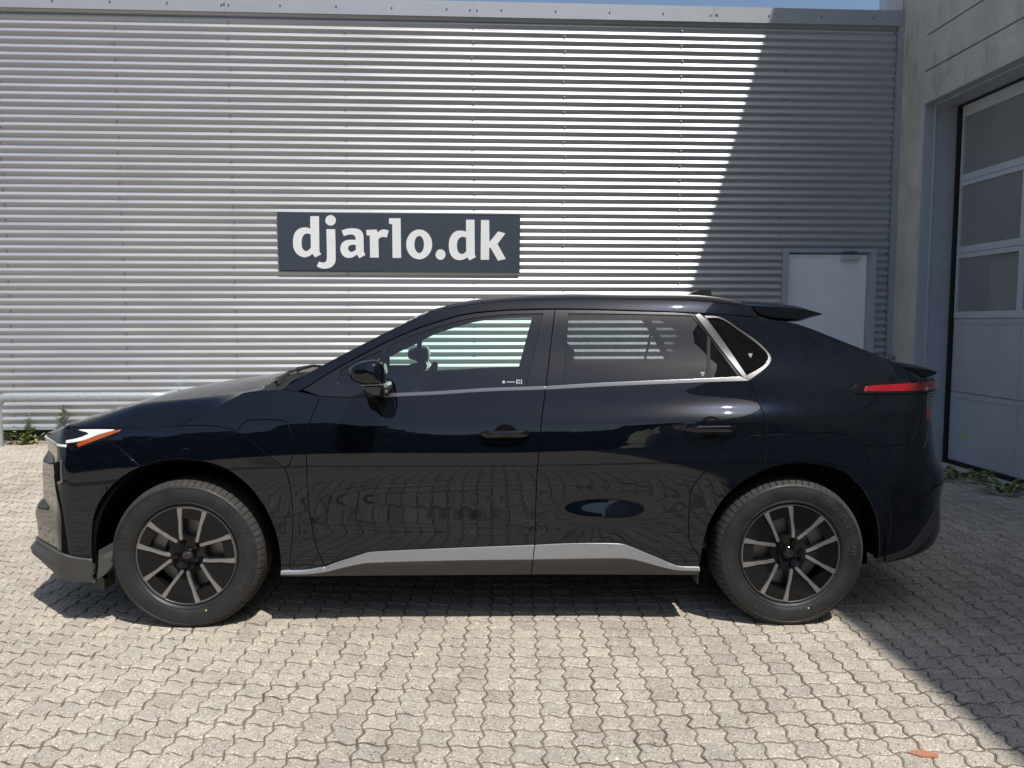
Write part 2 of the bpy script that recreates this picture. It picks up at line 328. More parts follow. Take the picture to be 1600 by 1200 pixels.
# ---- end car side surface
D = {
 'lid': [(-1.1299,0.9899),(-0.9643,0.9903),(-0.936,0.9701),(-0.9161,0.9235),(-0.9184,0.82),(-0.9307,0.7901),(-0.9548,0.7721),(-1.0857,0.7707),(-1.1123,0.7842),(-1.1447,0.8082),(-1.1713,0.835),(-1.177,0.9407),(-1.1583,0.9696)],
 'fender': [(-1.4631,0.9628,1),(-1.3609,1.0118),(-1.2537,1.0682),(-1.1688,1.1134),(-1.0935,1.1253),(-0.9867,1.133,1),(-0.9087,1.1231),(-0.7995,1.1001,1),(-0.8182,1.0394),(-0.8429,0.9674),(-0.8498,0.8646),(-0.8496,0.7449),(-0.8465,0.5924),(-0.8322,0.4946),(-0.8115,0.3877),(-0.7791,0.3019,1),(-0.8311,0.2875),(-0.8705,0.2834),(-0.946,0.2815,1),(-0.9457,0.2863,1),(-0.9237,0.4707),(-0.9254,0.6476),(-0.9519,0.7691),(-1.0107,0.823),(-1.0854,0.8882),(-1.177,0.9407),(-1.2691,0.9621),(-1.3847,0.9674)],
 'cladF': [(-1.7172,0.9538,1),(-1.6031,0.9567),(-1.4631,0.9628,1),(-1.3847,0.9674),(-1.2691,0.9621),(-1.177,0.9407),(-1.0854,0.8882),(-1.0107,0.823),(-0.9519,0.7691),(-0.9254,0.6476),(-0.9237,0.4707),(-0.9457,0.2863,1),(-0.9852,0.2816,1),(-0.9864,0.2636,1),(-0.9845,0.3381),(-0.9961,0.4375),(-1.0354,0.5534),(-1.0964,0.6557),(-1.1468,0.7089),(-1.1977,0.7513),(-1.2491,0.7784),(-1.3083,0.7979),(-1.3827,0.8098),(-1.4573,0.8127),(-1.5323,0.805),(-1.6229,0.7778,1),(-1.6999,0.8423),(-1.8001,0.9041,1),(-1.7568,0.9234)],
 'door1': [(-0.7995,1.1001,1),(-0.8182,1.0394),(-0.8429,0.9674),(-0.8498,0.8646),(-0.8496,0.7449),(-0.8465,0.5924),(-0.8322,0.4946),(-0.8115,0.3877),(-0.7791,0.3019,1),(-0.7239,0.3225),(-0.6629,0.343),(-0.6173,0.3571),(-0.5718,0.3695),(-0.4965,0.3754),(-0.1953,0.3885),(0.2119,0.4028,1),(0.2176,0.559),(0.2229,0.7279),(0.2287,0.8035),(0.2441,0.9902),(0.2541,1.0536),(0.2659,1.1328,1),(-0.014,1.124),(-0.2554,1.1094),(-0.4965,1.0991),(-0.6474,1.0961)],
 'frame1': [(-0.8879,1.129,1),(-0.7494,1.2177),(-0.6453,1.275),(-0.4943,1.3542),(-0.3815,1.4048),(-0.3263,1.4264),(-0.2339,1.4559),(-0.1193,1.4861),(0.0461,1.5043),(0.1713,1.5096),(0.3186,1.5122,1),(0.2659,1.1328,1),(-0.014,1.124),(-0.2554,1.1094),(-0.4965,1.0991),(-0.6474,1.0961),(-0.7995,1.1001,1)],
 'glass1': [(-0.4841,1.3343,1),(-0.3807,1.3833),(-0.3255,1.4002),(-0.2332,1.4295),(-0.1173,1.4605),(0.0461,1.4823),(0.1554,1.488),(0.2585,1.4902,1),(0.1707,1.1446,1),(-0.014,1.1373),(-0.2558,1.1225),(-0.4942,1.1122,1),(-0.505,1.2303)],
 'sail': [(-0.5233,1.3115,1),(-0.5301,1.1591,1),(-0.7193,1.1587,1),(-0.7125,1.2208,1),(-0.629,1.2645)],
 'door2': [(0.2659,1.1328,1),(0.2541,1.0536),(0.2441,0.9902),(0.2287,0.8035),(0.2229,0.7279),(0.2176,0.559),(0.2119,0.4028,1),(0.4076,0.4116),(0.6098,0.4096),(0.6648,0.3946),(0.7877,0.3432),(0.865,0.3091),(0.9021,0.2976),(0.9937,0.294,1),(0.9906,0.3537,1),(0.959,0.3885),(0.9429,0.4289),(0.9398,0.5886),(0.9528,0.6745),(0.9874,0.7265),(1.0845,0.8233),(1.1709,0.8936),(1.2275,0.9205),(1.2919,0.9249,1),(1.2916,0.9673),(1.2896,1.0057,1),(1.2732,1.0619),(1.2498,1.1375),(1.2383,1.17,1),(1.0409,1.1661),(0.5921,1.1489)],
 'cladD': [(0.9906,0.3537,1),(0.959,0.3885),(0.9429,0.4289),(0.9398,0.5886),(0.9528,0.6745),(0.9874,0.7265),(1.0845,0.8233),(1.1709,0.8936),(1.2275,0.9205),(1.2919,0.9249,1),(1.2911,0.8619),(1.2855,0.7564,1),(1.2841,0.7549,1),(1.2308,0.7291),(1.1837,0.6986),(1.128,0.6497),(1.0842,0.5977),(1.0322,0.4935),(1.0075,0.3884),(0.9975,0.3086),(0.9921,0.2694,1)],
 'frame2': [(0.3186,1.5122,1),(0.4848,1.5106),(0.6887,1.5044),(0.8934,1.4982),(1.0448,1.4889,1),(1.1479,1.3352),(1.2383,1.17,1),(1.0409,1.1661),(0.5921,1.1489),(0.2659,1.1328,1)],
 'glass2': [(0.3868,1.4902,1),(0.6874,1.4871),(0.9897,1.4794,1),(1.0631,1.3783),(1.1853,1.1908,1),(1.0423,1.1809),(0.538,1.1622),(0.3526,1.1504,1)],
 'mull': [(1.0602,1.3814,1),(1.0734,1.3691,1),(1.0498,1.1794,1),(1.0376,1.1794,1)],
 'qframe': [(1.0473,1.4826,1),(1.1316,1.4738),(1.2238,1.4153),(1.309,1.3547),(1.3572,1.2979),(1.3635,1.2706),(1.3378,1.2348),(1.2383,1.17,1),(1.1473,1.3291)],
 'qglass': [(1.0616,1.4669,1),(1.132,1.4638),(1.2195,1.406),(1.2996,1.344,1),(1.3389,1.304),(1.3476,1.2797),(1.3337,1.2557),(1.2976,1.2305),(1.2262,1.1951,1),(1.1469,1.326)],
 'cant': [(-0.9867,1.133,1),(-0.858,1.2128),(-0.7245,1.2852),(-0.5728,1.3648),(-0.4204,1.4419),(-0.2917,1.5011),(-0.1703,1.5232),(-0.017,1.5454),(0.109,1.5566),(0.2986,1.5631),(0.4885,1.5648),(0.6468,1.5633),(0.971,1.5571),(1.1308,1.5462),(1.2546,1.5354),(1.2942,1.5323,1),(1.3332,1.4718,1),(1.2126,1.4827),(1.1316,1.4874),(1.0452,1.492),(0.8935,1.4998),(0.6889,1.5066),(0.4849,1.5122),(0.3187,1.5144),(0.1713,1.5121),(0.0461,1.5065),(-0.1194,1.4886),(-0.234,1.458),(-0.3264,1.4289),(-0.3816,1.4073),(-0.4944,1.3566),(-0.6455,1.2774),(-0.7497,1.2201),(-0.8882,1.131,1),(-0.9087,1.1231)],
 'quarter': [(1.3332,1.4718,1),(1.5092,1.4434),(1.6661,1.388),(1.8245,1.3184),(1.9558,1.26),(1.9919,1.2427),(2.0983,1.1686,1),(2.041,1.1045,1),(2.0356,1.0268),(2.0101,0.9427),(1.9451,0.8796),(1.8477,0.8633),(1.7431,0.8699,1),(1.7323,0.8882),(1.6533,0.9255),(1.4831,0.9304),(1.2919,0.9249,1),(1.2916,0.9673),(1.2896,1.0057,1),(1.2732,1.0619),(1.2498,1.1375),(1.2383,1.17,1),(1.3378,1.2348),(1.3635,1.2706),(1.3572,1.2979),(1.309,1.3547),(1.2238,1.4153),(1.1316,1.4738),(1.0473,1.4826,1),(1.0511,1.4879),(1.1316,1.4874),(1.2126,1.4827)],
 'cladQ': [(1.2919,0.9249,1),(1.4831,0.9304),(1.6533,0.9255),(1.7323,0.8882),(1.7896,0.7899),(1.8254,0.6567),(1.8454,0.5165),(1.8375,0.3916),(1.8288,0.315,1),(1.8178,0.3093,1),(1.809,0.3936),(1.8034,0.4725),(1.7911,0.5413),(1.7695,0.6039),(1.7395,0.6726),(1.6944,0.7286),(1.6338,0.7601),(1.5619,0.7793),(1.47,0.7892),(1.3886,0.785),(1.3347,0.7745),(1.2841,0.7549,1),(1.2855,0.7564,1),(1.2911,0.8619)],
 'sillfront': [(-0.9823,0.28,1),(-0.8705,0.2828),(-0.7792,0.2986,1),(-0.7791,0.2464,1),(-0.9846,0.2472,1)],
 'sill1': [(-0.7747,0.2986,1),(-0.724,0.3193),(-0.663,0.3399),(-0.6174,0.3546),(-0.5719,0.3679),(-0.4965,0.3739),(-0.1953,0.3869),(0.2089,0.4013,1),(0.1946,0.2508,1),(-0.7776,0.2464,1)],
 'sill2': [(0.2149,0.4013,1),(0.4076,0.41),(0.6098,0.408),(0.6649,0.393),(0.7878,0.3416),(0.8651,0.3075),(0.9022,0.296),(0.9938,0.2923,1),(0.995,0.2464,1),(0.2007,0.2508,1)],
 'silledge': [(-0.9834,0.2636),(-0.8717,0.2648),(-0.7806,0.2742),(-0.7103,0.2918),(-0.6188,0.314),(-0.5583,0.3218),(-0.1959,0.3317),(0.1941,0.3359),(0.6211,0.3404),(0.6819,0.3338),(0.7893,0.3028),(0.8817,0.2797),(0.9949,0.2743)],
 'belt1': [(-0.4972,1.1108,1),(-0.2558,1.1211),(-0.014,1.1358),(0.2646,1.1445,1),(0.2644,1.1313,1),(-0.0139,1.1226),(-0.2554,1.1079),(-0.4965,1.0977,1)],
 'belt2': [(0.2691,1.1445,1),(0.5379,1.1601),(1.0423,1.1803),(1.1942,1.1879,1),(1.2352,1.17,1),(1.0408,1.1646),(0.592,1.1474),(0.2689,1.1313,1)],
 'divid': [(1.0059,1.4825,1),(1.0256,1.4879,1),(1.0535,1.4653,1),(1.2272,1.1907,1),(1.2371,1.1729,1),(1.2093,1.1848,1)],
 'lamp': [(-2.0239,0.9425,1),(-1.9931,0.9516),(-1.94,0.9485),(-1.716,0.9481,1),(-1.8003,0.9055),(-1.9509,0.8601),(-1.9889,0.8509,1),(-2.0133,0.8881)],
 'drl': [(-2.0138,0.8925,1),(-1.9458,0.9068),(-1.8989,0.9247,1),(-1.9148,0.9331,1),(-1.9633,0.9417,1),(-1.8673,0.9436),(-1.7607,0.9439,1),(-1.8454,0.9238),(-1.9266,0.8968),(-2.0126,0.8823,1)],
 'amber': [(-1.9616,0.879,1),(-1.9294,0.891),(-1.8277,0.924),(-1.7324,0.9442,1),(-1.7364,0.9379,1),(-1.8594,0.8976),(-1.9532,0.866,1)],
 'tail': [(1.7224,1.1197,1),(1.7308,1.1371),(1.7495,1.1516),(1.8173,1.1596),(1.9163,1.1652),(2.0823,1.1677,1),(2.0519,1.104,1),(1.8979,1.105),(1.7618,1.1061),(1.729,1.1094,1)],
 'red': [(1.7624,1.1207,1),(1.7701,1.1367),(1.8631,1.1441),(2.0508,1.1493,1),(2.045,1.1164,1),(1.8585,1.1171),(1.7621,1.1178,1)],
 'lidseam': [(-1.1432,0.9263,1),(-0.9533,0.7721,1),(-0.9563,0.7691,1),(-1.1461,0.9233,1)],
 'slot': [(-2.1465,0.7725,1),(-2.0265,0.7991,1),(-2.0266,0.7004,1),(-2.0658,0.6863,1)],
 'slit': [(-2.1213,0.7268,1),(-2.0725,0.7276,1),(-2.0363,0.5871),(-2.0191,0.4507),(-2.0155,0.3535,1),(-2.049,0.3612,1),(-2.0418,0.5557)],
 'acedge': [(-2.0302,0.8003,1),(-2.0426,0.7982,1),(-2.046,0.7928,1),(-2.0376,0.7907,1),(-2.0337,0.7058,1),(-2.0592,0.695,1),(-2.0539,0.6867,1),(-2.0266,0.7004,1)],
 'lipf': [(-2.1268,0.3534),(-2.0348,0.3525),(-1.9954,0.342),(-1.9529,0.3365),(-1.9006,0.3326)],
 'mark1': [(0.0616,1.1712,1),(0.1527,1.1711,1)],
 'mark2': [(1.0084,1.209,1),(1.0238,1.209,1)],
 'mark3': [(1.2544,1.2952,1),(1.2735,1.2952,1)],
 'vstripe': [(1.8121,0.3194,1),(1.9246,0.358),(1.9741,0.41),(2.0449,0.4803),(2.108,0.5282,1),(2.1644,0.512),(2.1204,0.4683,1),(2.0305,0.3862),(1.9539,0.3319),(1.8222,0.2959,1)],
 'bumpseam': [(-1.6229,0.7778),(-1.6999,0.8423),(-1.8001,0.9041),(-1.9509,0.8601),(-1.9889,0.8509)],
 'lipline': [(-2.4051,0.3254),(-2.1268,0.3534),(-1.9957,0.3388),(-1.9006,0.3326)],
 'archF': [(-0.9864,0.2636),(-0.9845,0.3381),(-0.9961,0.4375),(-1.0354,0.5534),(-1.0964,0.6557),(-1.1468,0.7089),(-1.1977,0.7513),(-1.2491,0.7784),(-1.3083,0.7979),(-1.3827,0.8098),(-1.4573,0.8127),(-1.5323,0.805),(-1.6229,0.7778),(-1.6838,0.7446),(-1.749,0.6991),(-1.7954,0.6564),(-1.8392,0.6014),(-1.8661,0.5463),(-1.8798,0.4849),(-1.8906,0.3855),(-1.8984,0.2786)],
 'archR': [(0.9921,0.2694),(0.9975,0.3086),(1.0075,0.3884),(1.0322,0.4935),(1.0842,0.5977),(1.128,0.6497),(1.1837,0.6986),(1.2308,0.7291),(1.2841,0.7549),(1.3347,0.7745),(1.3886,0.785),(1.47,0.7892),(1.5619,0.7793),(1.6338,0.7601),(1.6944,0.7286),(1.7395,0.6726),(1.7695,0.6039),(1.7911,0.5413),(1.8034,0.4725),(1.809,0.3936),(1.8178,0.3093)],
 'rbumpseam': [(2.041,1.1045),(2.0356,1.0268),(2.0101,0.9427),(1.9451,0.8796),(1.8477,0.8633),(1.7431,0.8699)],
 'rbl': [(1.8178,0.3093),(1.8388,0.288),(1.9061,0.3015),(1.9915,0.3138)],
 'T_hood': [(-2.0228,0.9626),(-1.9946,0.9593),(-1.9415,0.9542),(-1.7807,0.9537),(-1.6031,0.9567),(-1.4631,0.9628),(-1.3609,1.0118),(-1.2537,1.0682),(-1.1688,1.1134),(-1.0935,1.1253),(-0.9867,1.133)],
 'T_roof': [(-0.9867,1.133),(-0.858,1.2128),(-0.7245,1.2852),(-0.5728,1.3648),(-0.4204,1.4419),(-0.2917,1.5011),(-0.1703,1.5232),(-0.017,1.5454),(0.109,1.5566),(0.2986,1.5631),(0.4885,1.5648),(0.6468,1.5633),(0.971,1.5571),(1.1308,1.5462),(1.2546,1.5354),(1.2942,1.5323)],
 'T_rear': [(1.3332,1.4718),(1.5092,1.4434),(1.6661,1.388),(1.8245,1.3184),(1.9558,1.26),(1.9919,1.2427),(2.0983,1.1686)],
 'cladRq': [(1.2919,0.9249),(1.4831,0.9304),(1.6533,0.9255),(1.7323,0.8882),(1.7896,0.7899),(1.8254,0.6567),(1.8454,0.5165),(1.8375,0.3916),(1.8288,0.315)],
}
LETTERS = {
 'd1': [[(-2.076,2.537,1),(-1.988,2.538,1),(-1.991,2.178,1),(-1.971,2.15,1),(-2.036,2.118,1),(-2.063,2.156,1),(-2.092,2.133),(-2.142,2.119),(-2.19,2.132),(-2.23,2.165),(-2.253,2.213),(-2.257,2.27),(-2.251,2.327),(-2.23,2.376),(-2.192,2.409),(-2.143,2.423),(-2.103,2.42),(-2.079,2.411,1)],[(-2.076,2.353,1),(-2.112,2.362),(-2.145,2.348),(-2.163,2.316),(-2.17,2.271),(-2.167,2.222),(-2.152,2.194),(-2.128,2.181),(-2.099,2.194),(-2.077,2.218,1)]],
 'j': [[(-1.817,2.497),(-1.819,2.485),(-1.823,2.473),(-1.83,2.463),(-1.838,2.455),(-1.849,2.448),(-1.86,2.444),(-1.872,2.443),(-1.884,2.444),(-1.895,2.448),(-1.905,2.454),(-1.914,2.463),(-1.92,2.473),(-1.924,2.484),(-1.925,2.496),(-1.923,2.508),(-1.919,2.519),(-1.912,2.529),(-1.904,2.538),(-1.893,2.544),(-1.882,2.548),(-1.87,2.55),(-1.858,2.549),(-1.847,2.545),(-1.837,2.538),(-1.828,2.53),(-1.822,2.52),(-1.818,2.509)],[(-1.916,2.407,1),(-1.826,2.407,1),(-1.826,2.126),(-1.832,2.068),(-1.862,2.027),(-1.907,2.007),(-1.956,2.004),(-1.997,2.014),(-2.021,2.027,1),(-1.997,2.077,1),(-1.963,2.066),(-1.935,2.07),(-1.92,2.088),(-1.915,2.133)]],
 'a': [[(-1.761,2.393,1),(-1.712,2.41),(-1.655,2.417),(-1.597,2.411),(-1.557,2.389),(-1.539,2.344),(-1.538,2.299),(-1.537,2.18,1),(-1.521,2.145,1),(-1.584,2.112,1),(-1.608,2.15,1),(-1.639,2.128),(-1.684,2.114),(-1.733,2.124),(-1.765,2.159),(-1.777,2.208),(-1.764,2.257),(-1.73,2.288),(-1.681,2.3),(-1.62,2.298,1),(-1.619,2.319),(-1.631,2.343),(-1.664,2.354),(-1.701,2.349),(-1.738,2.337,1)],[(-1.618,2.248,1),(-1.657,2.249),(-1.686,2.237),(-1.699,2.212),(-1.689,2.188),(-1.663,2.175),(-1.638,2.184),(-1.617,2.199,1)]],
 'r': [[(-1.509,2.401,1),(-1.401,2.406,1),(-1.393,2.373,1),(-1.368,2.396),(-1.335,2.408),(-1.278,2.398,1),(-1.299,2.325,1),(-1.336,2.331),(-1.365,2.324),(-1.386,2.305,1),(-1.384,2.119,1),(-1.473,2.119,1),(-1.473,2.344,1),(-1.506,2.346,1)]],
 'l': [[(-1.274,2.522,1),(-1.155,2.523,1),(-1.154,2.116,1),(-1.242,2.116,1),(-1.242,2.461,1),(-1.274,2.465,1)]],
 'o': [[(-0.832,2.257),(-0.836,2.223),(-0.846,2.19),(-0.863,2.161),(-0.884,2.137),(-0.91,2.119),(-0.938,2.107),(-0.968,2.103),(-0.998,2.107),(-1.026,2.118),(-1.051,2.136),(-1.072,2.16),(-1.088,2.189),(-1.097,2.221),(-1.1,2.255),(-1.096,2.289),(-1.086,2.322),(-1.07,2.351),(-1.049,2.375),(-1.023,2.393),(-0.995,2.405),(-0.965,2.409),(-0.935,2.405),(-0.907,2.394),(-0.882,2.376),(-0.861,2.352),(-0.845,2.323),(-0.836,2.291)],[(-0.917,2.255),(-0.92,2.228),(-0.927,2.203),(-0.938,2.184),(-0.952,2.171),(-0.967,2.166),(-0.983,2.171),(-0.996,2.183),(-1.007,2.203),(-1.014,2.228),(-1.016,2.255),(-1.013,2.282),(-1.006,2.307),(-0.995,2.327),(-0.981,2.339),(-0.966,2.344),(-0.95,2.34),(-0.937,2.327),(-0.926,2.308),(-0.919,2.283)]],
 'dot': [[(-0.695,2.153),(-0.696,2.141),(-0.7,2.129),(-0.706,2.119),(-0.715,2.11),(-0.724,2.104),(-0.735,2.1),(-0.747,2.098),(-0.758,2.1),(-0.769,2.104),(-0.779,2.11),(-0.787,2.119),(-0.793,2.129),(-0.797,2.14),(-0.798,2.152),(-0.796,2.165),(-0.792,2.176),(-0.786,2.186),(-0.778,2.195),(-0.768,2.202),(-0.757,2.206),(-0.746,2.207),(-0.734,2.206),(-0.724,2.202),(-0.714,2.195),(-0.706,2.187),(-0.7,2.176),(-0.696,2.165)]],
 'd2': [[(-0.48,2.512,1),(-0.392,2.513,1),(-0.391,2.157,1),(-0.38,2.128,1),(-0.445,2.094,1),(-0.47,2.125,1),(-0.499,2.107),(-0.545,2.096),(-0.595,2.106),(-0.636,2.143),(-0.656,2.197),(-0.66,2.254),(-0.652,2.312),(-0.626,2.361),(-0.585,2.394),(-0.535,2.401),(-0.502,2.397),(-0.481,2.389,1)],[(-0.481,2.328,1),(-0.514,2.337),(-0.548,2.325),(-0.569,2.292),(-0.576,2.247),(-0.569,2.197),(-0.553,2.171),(-0.528,2.159),(-0.503,2.166),(-0.479,2.189,1)]],
 'k': [[(-0.325,2.511,1),(-0.24,2.51,1),(-0.238,2.285,1),(-0.148,2.395,1),(-0.071,2.375,1),(-0.154,2.264,1),(-0.067,2.111,1),(-0.149,2.092,1),(-0.226,2.224,1),(-0.24,2.23,1),(-0.242,2.101,1),(-0.33,2.101,1)]],
}
# ---- car ---------------------------------------------------------------------------
CAR = empty('parked_car', (-.116, 4.475, 0), math.radians(.6),
            label='black electric crossover car parked side-on in front of the corrugated wall, nose to the left', cat='car')
def both(P, Nn, F):
    """near side as given, far side mirrored"""
    yield P, Nn, F
    yield P*np.array([1, -1, 1]), Nn*np.array([1, -1, 1]), F[:, ::-1]
def panel(name, loops, mat, parent=CAR, off=0., grid=.014, inset=.0030, lip=.016, fm=None, fn=None, sides=2, step=.012, label=None, rim=True):
    """sheet cut from a surface: outline in surface coordinates, rounded rim folded inwards"""
    fm = fm or S; fn = fn or SN
    L = []
    for k, l in enumerate(loops):
        q = smooth_loop(l, step) if not isinstance(l, np.ndarray) else l
        if (area(q) < 0) == (k == 0): q = q[::-1]
        L.append(offset_loop(q, inset) if inset else q)
    P2, T = fill(L, grid)
    N3 = fn(P2[:, 0], P2[:, 1]); P3 = fm(P2[:, 0], P2[:, 1])+N3*off
    V = [P3]; NN = [N3]; F = [T]; base = len(P3)
    FF = [list(map(tuple, T))]
    if rim:
        for q in L:
            n = len(q); o1 = offset_loop(q, -.0020); o2 = offset_loop(q, -.02)
            n0 = fn(q[:, 0], q[:, 1]); p0 = fm(q[:, 0], q[:, 1])+n0*off
            lat = fm(o2[:, 0], o2[:, 1])-fm(q[:, 0], q[:, 1]); lat /= np.maximum(np.linalg.norm(lat, axis=1, keepdims=True), 1e-9)
            n1 = fn(o1[:, 0], o1[:, 1]); p1 = fm(o1[:, 0], o1[:, 1])+n1*(off-.0022)
            p2 = p1-n1*lip
            V += [p0, p1, p2]; NN += [n0, lat*.92+n0*.4, lat]
            i = np.arange(n); j = (i+1) % n; a = base; b = base+n; c = base+2*n
            FF.append([(a+x, b+x, b+y, a+y) for x, y in zip(i, j)]+[(b+x, c+x, c+y, b+y) for x, y in zip(i, j)])
            base += 3*n
    V = np.concatenate(V); NN = np.concatenate(NN); NN /= np.maximum(np.linalg.norm(NN, axis=1, keepdims=True), 1e-9)
    F = [f for g in FF for f in g]; res = []
    for s in ((1, -1) if sides == 2 else ((1,) if sides == 1 else (-1,))):
        k = np.array([1, s, 1])
        par = parent[0 if s == 1 else 1] if isinstance(parent, tuple) else parent
        o = mesh(name, V*k, F if s == 1 else [f[::-1] for f in F], mat, par, normals=NN*k)
        if label: o['label'] = label
        res.append(o)
    return tuple(res)

# outlines that wrap round the nose and tail
AF, AR = D['archF'], D['archR']
NOSE = [(-2.0571, .9546), (-2.12, .935), (-2.20, .915), (-2.30, .897), (-2.45, .888), (-2.719, .884)]
BS = D['bumpseam']; LM = D['lamp']; TH = D['T_hood'][0]
NOSE[0] = TH[:2]; NOSE[1] = (TH[0]-.06, .937)
front_bumper = [BS[0]+(1,), BS[1], BS[2]+(1,), BS[3], BS[4]+(1,), LM[7][:2], LM[0][:2]+(1,)] + [p+(1,) if i in (0, 5) else p for i, p in enumerate(NOSE)] + \
    [(-2.719, .24, 1), (-2.3, .24), (-2.05, .235), (-1.84, .225, 1), AF[-1][:2]+(1,)] + [(p[0]-.004, p[1]) for p in AF[::-1][1:8]]
fender = D['fender']; 
tailb = [(2.0598, 1.1005)]
a_ = D['rbumpseam'][0]; b_ = D['rbumpseam'][-1]
rear_bumper = [a_+(1,)] + D['rbumpseam'][1:-1] + [b_+(1,)] + D['cladRq'][3:-1] + [D['cladRq'][-1]+(1,), (1.8183, .309, 1), (1.8393, .295), (1.92, .300), (2.05, .318), (2.16, .335), (2.25, .345), (2.719, .35, 1), (2.719, .80, 1), (2.32, .80), (2.22, .83), (2.155, .95), (2.125, 1.10, 1)]
tailgate = [(2.0986, 1.1686, 1), (2.25, 1.166), (2.719, 1.166, 1), (2.719, .803, 1), (2.323, .803), (2.224, .833), (2.158, .95), (2.127, 1.10, 1), a_+(1,)]
lamp_hole = D['lamp']

fend = panel('front_fender', [fender, D['lid']], M['paint'])
lid = panel('charge_port_flap', [D['lid']], M['paint'], parent=fend)
panel('flap_crease', [D['lidseam']], M['dark'], parent=fend, off=.0006, grid=.05, inset=0, lip=.001, step=.05)
panel('wheel_arch_panel', [D['cladF']], M['paint'], lip=.035)
fb = panel('front_bumper', [front_bumper], M['paint'], lip=.03)
d1 = panel('front_door', [D['door1']], M['paint'], lip=.02)
d2 = panel('rear_door', [D['door2']], M['paint'], lip=.02)
panel('door_arch_panel', [D['cladD']], M['paint'], parent=d2, lip=.035)
q1 = panel('quarter_panel', [D['quarter']], M['paint'])
panel('wheel_arch_panel', [D['cladQ']], M['paint'], lip=.035)
panel('rear_bumper', [rear_bumper], M['paint'], lip=.03)
panel('tailgate', [tailgate], M['paint'], lip=.02)
panel('roof_pillar', [D['cant']], M['paint'])
f1 = panel('window_frame', [D['frame1'], D['glass1'], D['sail']], M['film'], parent=d1, off=-.002)
f2 = panel('window_frame', [D['frame2'], D['glass2']], M['film'], parent=d2, off=-.002)
panel('window_frame', [D['qframe'], D['qglass']], M['trimdark'], parent=q1, off=.001)
GL = dict(off=-.007, grid=.05, inset=-.004, lip=.004)
panel('window', [D['glass1']], M['glass_f'], parent=d1, rim=False, **GL)
panel('corner_window', [D['sail']], M['glass_f'], parent=d1, rim=False, **GL)
panel('window', [D['glass2']], M['glass_r'], parent=d2, rim=False, **GL)
panel('quarter_window', [D['qglass']], M['glass_q'], parent=q1, rim=False, **GL)
panel('window_bar', [D['mull']], M['plastic'], parent=d2, off=-.004, inset=0, grid=.05, lip=.003)
TR = dict(off=.004, inset=0, lip=.008)
panel('belt_trim', [D['belt1']], M['chrome'], parent=d1, **TR)
panel('belt_trim', [D['belt2']], M['chrome'], parent=d2, **TR)
panel('window_divider', [D['divid']], M['trimdark'], parent=d2, **TR)
# window etching marks
def etch(u, z, kind, par):
    o = []
    if kind == 0:
        o = [(u, z, .012, .012), (u+.020, z+.004, .040, .004), (u+.066, z-.004, .006, .022), (u+.076, z-.002, .008, .006), (u+.076, z+.010, .008, .007), (u+.088, z-.004, .005, .022)]
    else:
        o = [(u, z, .020, .004), (u+.003, z-.007, .014, .004), (u+.006, z-.014, .006, .004)]
    V = []; F = []
    for x, y, w_, h in o:
        k = len(V); P = S(np.array([x, x+w_, x+w_, x]), np.array([y, y, y+h, y+h])); n = SN(np.array([x]*4), np.array([y]*4))
        V += list(P-n*.0055); F.append((k, k+1, k+2, k+3))
    mesh('glass_marking', V, F, M['etch'], par)
u, z = D['mark1'][0][:2]; etch(u, z-.01, 0, d1[0])
u, z = D['mark2'][0][:2]; etch(u, z, 1, d2[0])
u, z = D['mark3'][0][:2]; etch(u, z, 1, q1[0])

# silver sill mouldings: light put into colour, upward facet bright, tucked-in lower facet dark
EDGE = smooth_loop([p[:2] for p in D['silledge']], .01, closed=False)
def Sill(u, z):
    e = np.interp(u, EDGE[:, 0], EDGE[:, 1]); b = .243
    P = S(u, z); t = np.clip((e-z)/np.maximum(e-b, .01), -1.5, 1)
    out = np.where(t < 0, np.clip(.020+.020*t*1.0*np.clip((.040/ .040), 0, 1), .001, .020), .020-.030*t)
    P[:, 1] -= out
    return P
def SillN(u, z, e=.0025):
    a = Sill(u+e, z)-Sill(u-e, z); b = Sill(u, z+e)-Sill(u, z-e); n = np.cross(a, b)
    return n/np.maximum(np.linalg.norm(n, axis=1, keepdims=True), 1e-9)
def sill(nm, outl, par):
    o = smooth_loop(outl, .008)
    if area(o) < 0: o = o[::-1]
    e = np.interp(o[:, 0], EDGE[:, 0], EDGE[:, 1])
    for part, mat, up in (('sill_trim', M['silver'], True), ('sill_shade_facet', M['sillgrey'], False)):  # one moulding, lit tone above and shaded tone below the edge line
        q = o.copy(); q[:, 1] = np.maximum(o[:, 1], e) if up else np.minimum(o[:, 1], e)
        d = np.linalg.norm(q-np.roll(q, 1, 0), axis=1); q = q[d > 1e-5]
        panel(part, [q], mat, parent=par, fm=Sill, fn=SillN, inset=.0008, lip=.03, grid=.02)
sill('sill', D['sillfront'], fend); sill('sill', D['sill1'], d1); sill('sill', D['sill2'], d2)

# lamps
LP = dict(inset=0, lip=.006, grid=.02)
hl = panel('headlamp', [D['lamp']], M['lampblack'], off=.001, inset=.001, lip=.02)
panel('daytime_light', [D['drl']], M['lens'], parent=hl, off=.004, **LP)
panel('indicator', [D['amber']], M['amber'], parent=hl, off=.004, **LP)
panel('lamp_strip', [[(D['drl'][0][0], .872, 1), (-2.25, .874), (-2.55, .872), (-2.55, .866), (-2.25, .867), (D['drl'][0][0], .864, 1)]], M['lens'], parent=fb, off=.004, **LP)
tl = D['tail'][:6]
tail_out = [D['tail'][0], D['tail'][1], D['tail'][2], D['tail'][3], D['tail'][4], D['tail'][5][:2], (2.2, 1.166), (2.36, 1.163), (2.5, 1.16, 1), (2.5, 1.108, 1), (2.36, 1.108), (2.2, 1.105), D['tail'][6][:2], D['tail'][7][:2], D['tail'][8][:2], D['tail'][9]]
